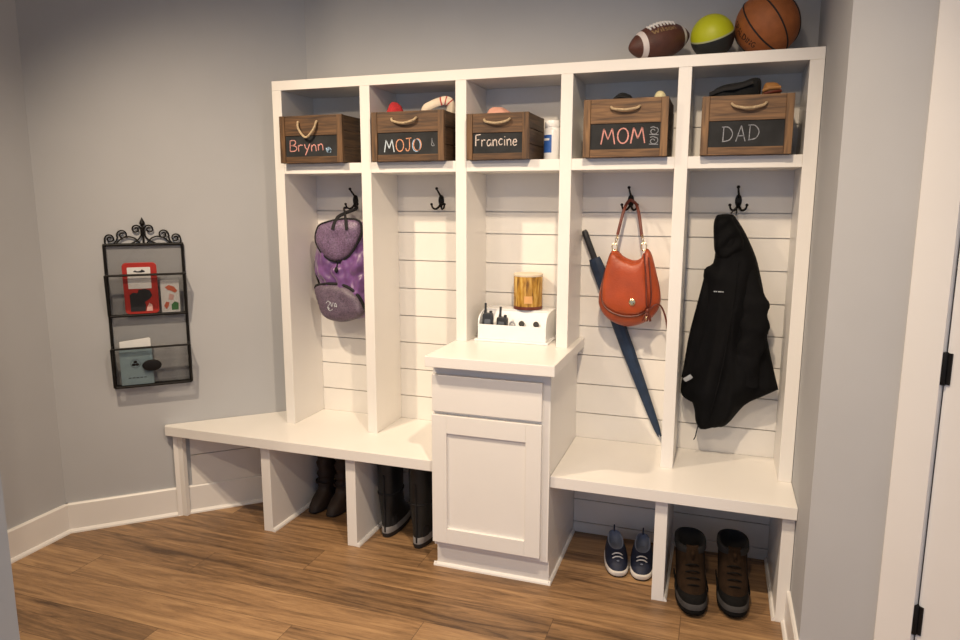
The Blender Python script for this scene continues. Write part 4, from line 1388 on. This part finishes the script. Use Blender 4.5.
def hiker(x, y, rot, label):
    t = shoe_root('hiking_boot', label, x, y, rot, 'brown hiking boots under the right bench')
    L, w = .305, .0565
    MB().loft([ring(L * .98, .01, w * .92, .0005, .012), ring(L, .002, w * .98, .012, .016), ring(L, 0, w, .026, .03), ring(L - .002, .004, w * .97, .032, .036)]).build('outsole', M['hike_dk'], t, smooth=True, sharp=60)
    MB().loft([ring(L + .001, -.001, w * 1.0, .0315, .0355), ring(L + .001, -.001, w * 1.01, .038, .047), ring(L - .001, .006, w * .97, .043, .055)]).build('midsole_band', M['hike_gr'], t, smooth=True, sharp=60)
    MB().loft([ring(L - .001, .006, w * .95, .043, .054), ring(L - .001, .012, w * .955, .055, .072), ring(L - .002, .028, w * .93, .062, .082)], True, True).build('toe_cap', M['hike_dk'], t, smooth=True, sharp=60)
    R = [ring(L - .003, .02, w * .93, .05, .07), ring(L - .003, .034, w * .94, .075, .09), ring(L - .004, .065, w * .95, .10, .108, wide=.08), ring(L - .008, .10, w * .95, .128, .133, wide=.02), ring(L - .01, .128, w * .95, .155, .158, wide=0), ring(L - .006, .14, w * .93, .185, .188, wide=0), ring(L - .002, .145, w * .98, .208, .205, wide=0)]
    MB().loft(R, True, False).build('upper', M['hike'], t, smooth=True, sharp=75)
    C = [ring(L + .001, .146, w * .985, .176, .176, wide=0), ring(L + .005, .138, w * 1.06, .195, .19, wide=0), ring(L + .003, .14, w * 1.04, .214, .208, wide=0), ring(L - .008, .152, w * .88, .216, .208, wide=0), ring(L - .012, .158, w * .8, .2, .19, wide=0), ring(L - .014, .15, w * .74, .12, .11, wide=0), ring(L - .02, .13, w * .7, .05, .05, wide=0)]
    MB().loft(C, False, True).build('padded_collar', M['lining_dk'], t, smooth=True, sharp=75)
    MB().loft([[Vector((sx * .022, .118 + .012 * k, .15 + .033 * k)) + Vector((0, dy, 0)) for sx, dy in ((-1, .006), (-.5, -.002), (0, -.005), (.5, -.002), (1, .006), (1, .012), (0, .004), (-1, .012))] for k in range(3)]).build('tongue', M['hike'], t, smooth=True)
    mb = MB()
    for k in range(5):
        q = k / 4
        yy, zz, ww = .058 + .075 * q, .105 + .07 * q, .027 - .004 * q
        mb.tube(catmull([(-ww, yy + .008, zz - .010), (-ww * .5, yy - .003, zz), (0, yy - .006, zz + .003), (ww * .5, yy - .003, zz), (ww, yy + .008, zz - .010)], 4), .0026, 6)
    mb.build('laces', M['hike_dk'], t, smooth=True)
    MB().tube(catmull([(0, .122, .175), (0, .116, .196), (0, .128, .2)], 4), .006, 6).build('tongue_tab', M['hike'], t, smooth=True)
    for sx in (-1, 1):
        MB().loft([[Vector((sx * (w * .99 + .0), yy, zz)) + Vector((sx * dx, 0, dz)) for dx, dz in ((0, -.01), (.003, -.008), (.003, .008), (0, .01))] for yy, zz in ((.09, .07), (.15, .075), (.21, .075))]).build('side_panel', M['hike_dk'], t, smooth=True)
    return t
hiker(1.906, -.552, .14, 'brown hiking boot beside the middle bench leg, left one of the pair')
hiker(2.046, -.516, .06, 'brown hiking boot under the right bench, right one of its pair')

def snow_boot(x, y, rot, label):
    t = shoe_root('tall_boot', label, x, y, rot, 'black tall boots beside the cabinet')
    L, w = .27, .046
    MB().loft([ring(L * .985, .006, w * .94, .0005, .006), ring(L, 0, w, .012, .014), ring(L, .002, w * .98, .022, .025)]).build('sole', M['bseam'], t, smooth=True, sharp=60)
    MB().loft([ring(L, .002, w * .985, .022, .025), ring(L + .001, .004, w * .985, .044, .046), ring(L - .003, .014, w * .95, .052, .053)]).build('foot_band', M['toegrey'], t, smooth=True, sharp=60)
    R = [ring(L - .002, .012, w * .94, .032, .048), ring(L - .003, .03, w * .94, .06, .072), ring(L - .004, .07, w * .94, .09, .095), ring(L - .004, .105, w * 1.0, .13, .13, wide=.05), ring(L - .002, .12, w * 1.06, .18, .18, wide=0), ring(L + .002, .118, w * 1.1, .26, .26, wide=0), ring(L + .004, .112, w * 1.14, .33, .33, wide=0), ring(L + .004, .11, w * 1.16, .372, .372, wide=0)]
    MB().loft(R, True, False).build('shaft', M['welly'], t, smooth=True, sharp=75)
    I = [ring(L + .005, .109, w * 1.17, .372, .372, wide=0), ring(L - .002, .117, w * 1.08, .376, .376, wide=0), ring(L - .006, .12, w * 1.0, .3, .3, wide=0), ring(L - .01, .13, w * .8, .05, .05, wide=0)]
    MB().loft(I, False, True).build('lining', M['lining_dk'], t, smooth=True, sharp=75)
    MB().tube(ring(L + .001, .118, w * 1.075, .205, .205, wide=0), .004, 6, closed=True).build('ankle_strap', M['blackfab'], t, smooth=True)
    MB().tube([(0, L + .0, .03), (0, L + .003, .15), (0, L + .005, .3)], .004, 6).build('heel_seam', M['blackfab'], t, smooth=True)
    return t
snow_boot(.545, -.082, PI + .05, 'tall black boot with grey foot band, beside the white bench leg')
snow_boot(.727, -.130, PI + .03, 'tall black boot with grey foot band, nearest the cabinet')

def slouch_boot(x, y, rot, label):
    t = shoe_root('leather_boot', label, x, y, rot, 'dark brown boots under the left bench')
    L, w = .24, .040
    MB().loft([ring(L * .985, .006, w * .94, .0005, .005), ring(L, 0, w, .01, .011), ring(L, .002, w * .98, .016, .017)]).build('sole', M['bseam'], t, smooth=True, sharp=60)
    R = [ring(L, .004, w * .96, .016, .017), ring(L - .002, .01, w * .96, .035, .036), ring(L - .003, .04, w * .93, .062, .062), ring(L - .004, .085, w * .9, .085, .085, wide=.05)]
    for k in range(12):
        z = .105 + .0165 * k
        bul = 1.06 + .09 * math.sin(k * 2.1)
        R.append(ring(L + .004 * math.sin(k * 1.7), .1 - .008 * math.sin(k * 2.1), w * bul, z, z + .006 * math.sin(k), wide=0))
    MB().loft(R, True, False).build('shaft', M['bootbrown'], t, smooth=True, sharp=75)
    z = .105 + .0165 * 11
    I = [ring(L, .1, w * 1.0, z, z, wide=0), ring(L - .006, .108, w * .9, z, z, wide=0), ring(L - .01, .12, w * .7, .05, .05, wide=0)]
    MB().loft(I, False, True).build('lining', M['lining_dk'], t, smooth=True, sharp=75)
    MB().tube(ring(L + .002, .092, w * 1.2, .135, .125, wide=0), .005, 6, closed=True).build('ankle_strap', M['bootbrown'], t, smooth=True)
    MB().tube([(w * 1.15 + .004 * math.cos(2 * PI * k / 12) * .2, .16 + .01 * math.cos(2 * PI * k / 12), .13 + .009 * math.sin(2 * PI * k / 12)) for k in range(12)], .002, 5, closed=True).build('buckle', M['gold'], t, smooth=True)
    return t
slouch_boot(.112, -.255, .0, 'dark brown slouchy boot under the left bench, left one of the pair')
slouch_boot(.213, -.262, -.03, 'dark brown slouchy boot under the left bench, right one of its pair')

# ------------------------------------------------------------------ lights
def spot(x, y, e, z=2.715, ang=128, tgt=None, r=.055, col=(1., .80, .60), blend=.85):
    l = bpy.data.lights.new('recessed_downlight', 'SPOT')
    l.energy = e
    l.color = col
    l.spot_size = math.radians(ang)
    l.spot_blend = blend
    l.shadow_soft_size = r
    o = bpy.data.objects.new('recessed_downlight', l)
    o.location = (x, y, z)
    if tgt:
        o.rotation_euler = (Vector(tgt) - Vector((x, y, z))).to_track_quat('-Z', 'Y').to_euler()
    COL.objects.link(o)
    return o
WARM = (1., .80, .58)
spot(.05, -1.6, 158, tgt=(.42, -.5, .6), ang=114, col=WARM, blend=1, r=.035)
spot(1.72, -1.75, 140, tgt=(1.35, -.52, .55), ang=106, col=WARM, blend=1, r=.035)
spot(1.74, -3.0, 92, tgt=(1.3, -.8, .15), ang=98, col=WARM, blend=1, r=.05)
spot(.15, -3.1, 76, tgt=(.3, -.9, .3), ang=104, col=WARM, blend=1, r=.05)
spot(3.2, -2.9, 34, col=WARM)

w = bpy.data.worlds.new('daylight')
SC.world = w
w.use_nodes = True
bg = w.node_tree.nodes['Background']
bg.inputs[0].default_value = (.56, .71, 1., 1)
bg.inputs[1].default_value = .68

# ------------------------------------------------------------------ camera
cam = bpy.data.cameras.new('camera')
co = bpy.data.objects.new('camera', cam)
COL.objects.link(co)
cam.sensor_width = 36
cam.lens = 36 * 697.7122 / 960
cam.clip_start = .02
yaw, pit, rol = .3296, -.1657, .002
fwd = Vector((-math.sin(yaw) * math.cos(pit), math.cos(yaw) * math.cos(pit), math.sin(pit)))
rgt = Vector((math.cos(yaw), math.sin(yaw), 0))
upv = rgt.cross(fwd)
r2 = rgt * math.cos(rol) + upv * math.sin(rol)
u2 = -rgt * math.sin(rol) + upv * math.cos(rol)
mw = Matrix(((r2.x, u2.x, -fwd.x, 1.9204), (r2.y, u2.y, -fwd.y, -3.0118), (r2.z, u2.z, -fwd.z, 1.4982), (0, 0, 0, 1)))
co.matrix_world = mw
SC.camera = co
SC.view_settings.view_transform = 'Standard'
SC.view_settings.look = 'None'
SC.view_settings.exposure = 0
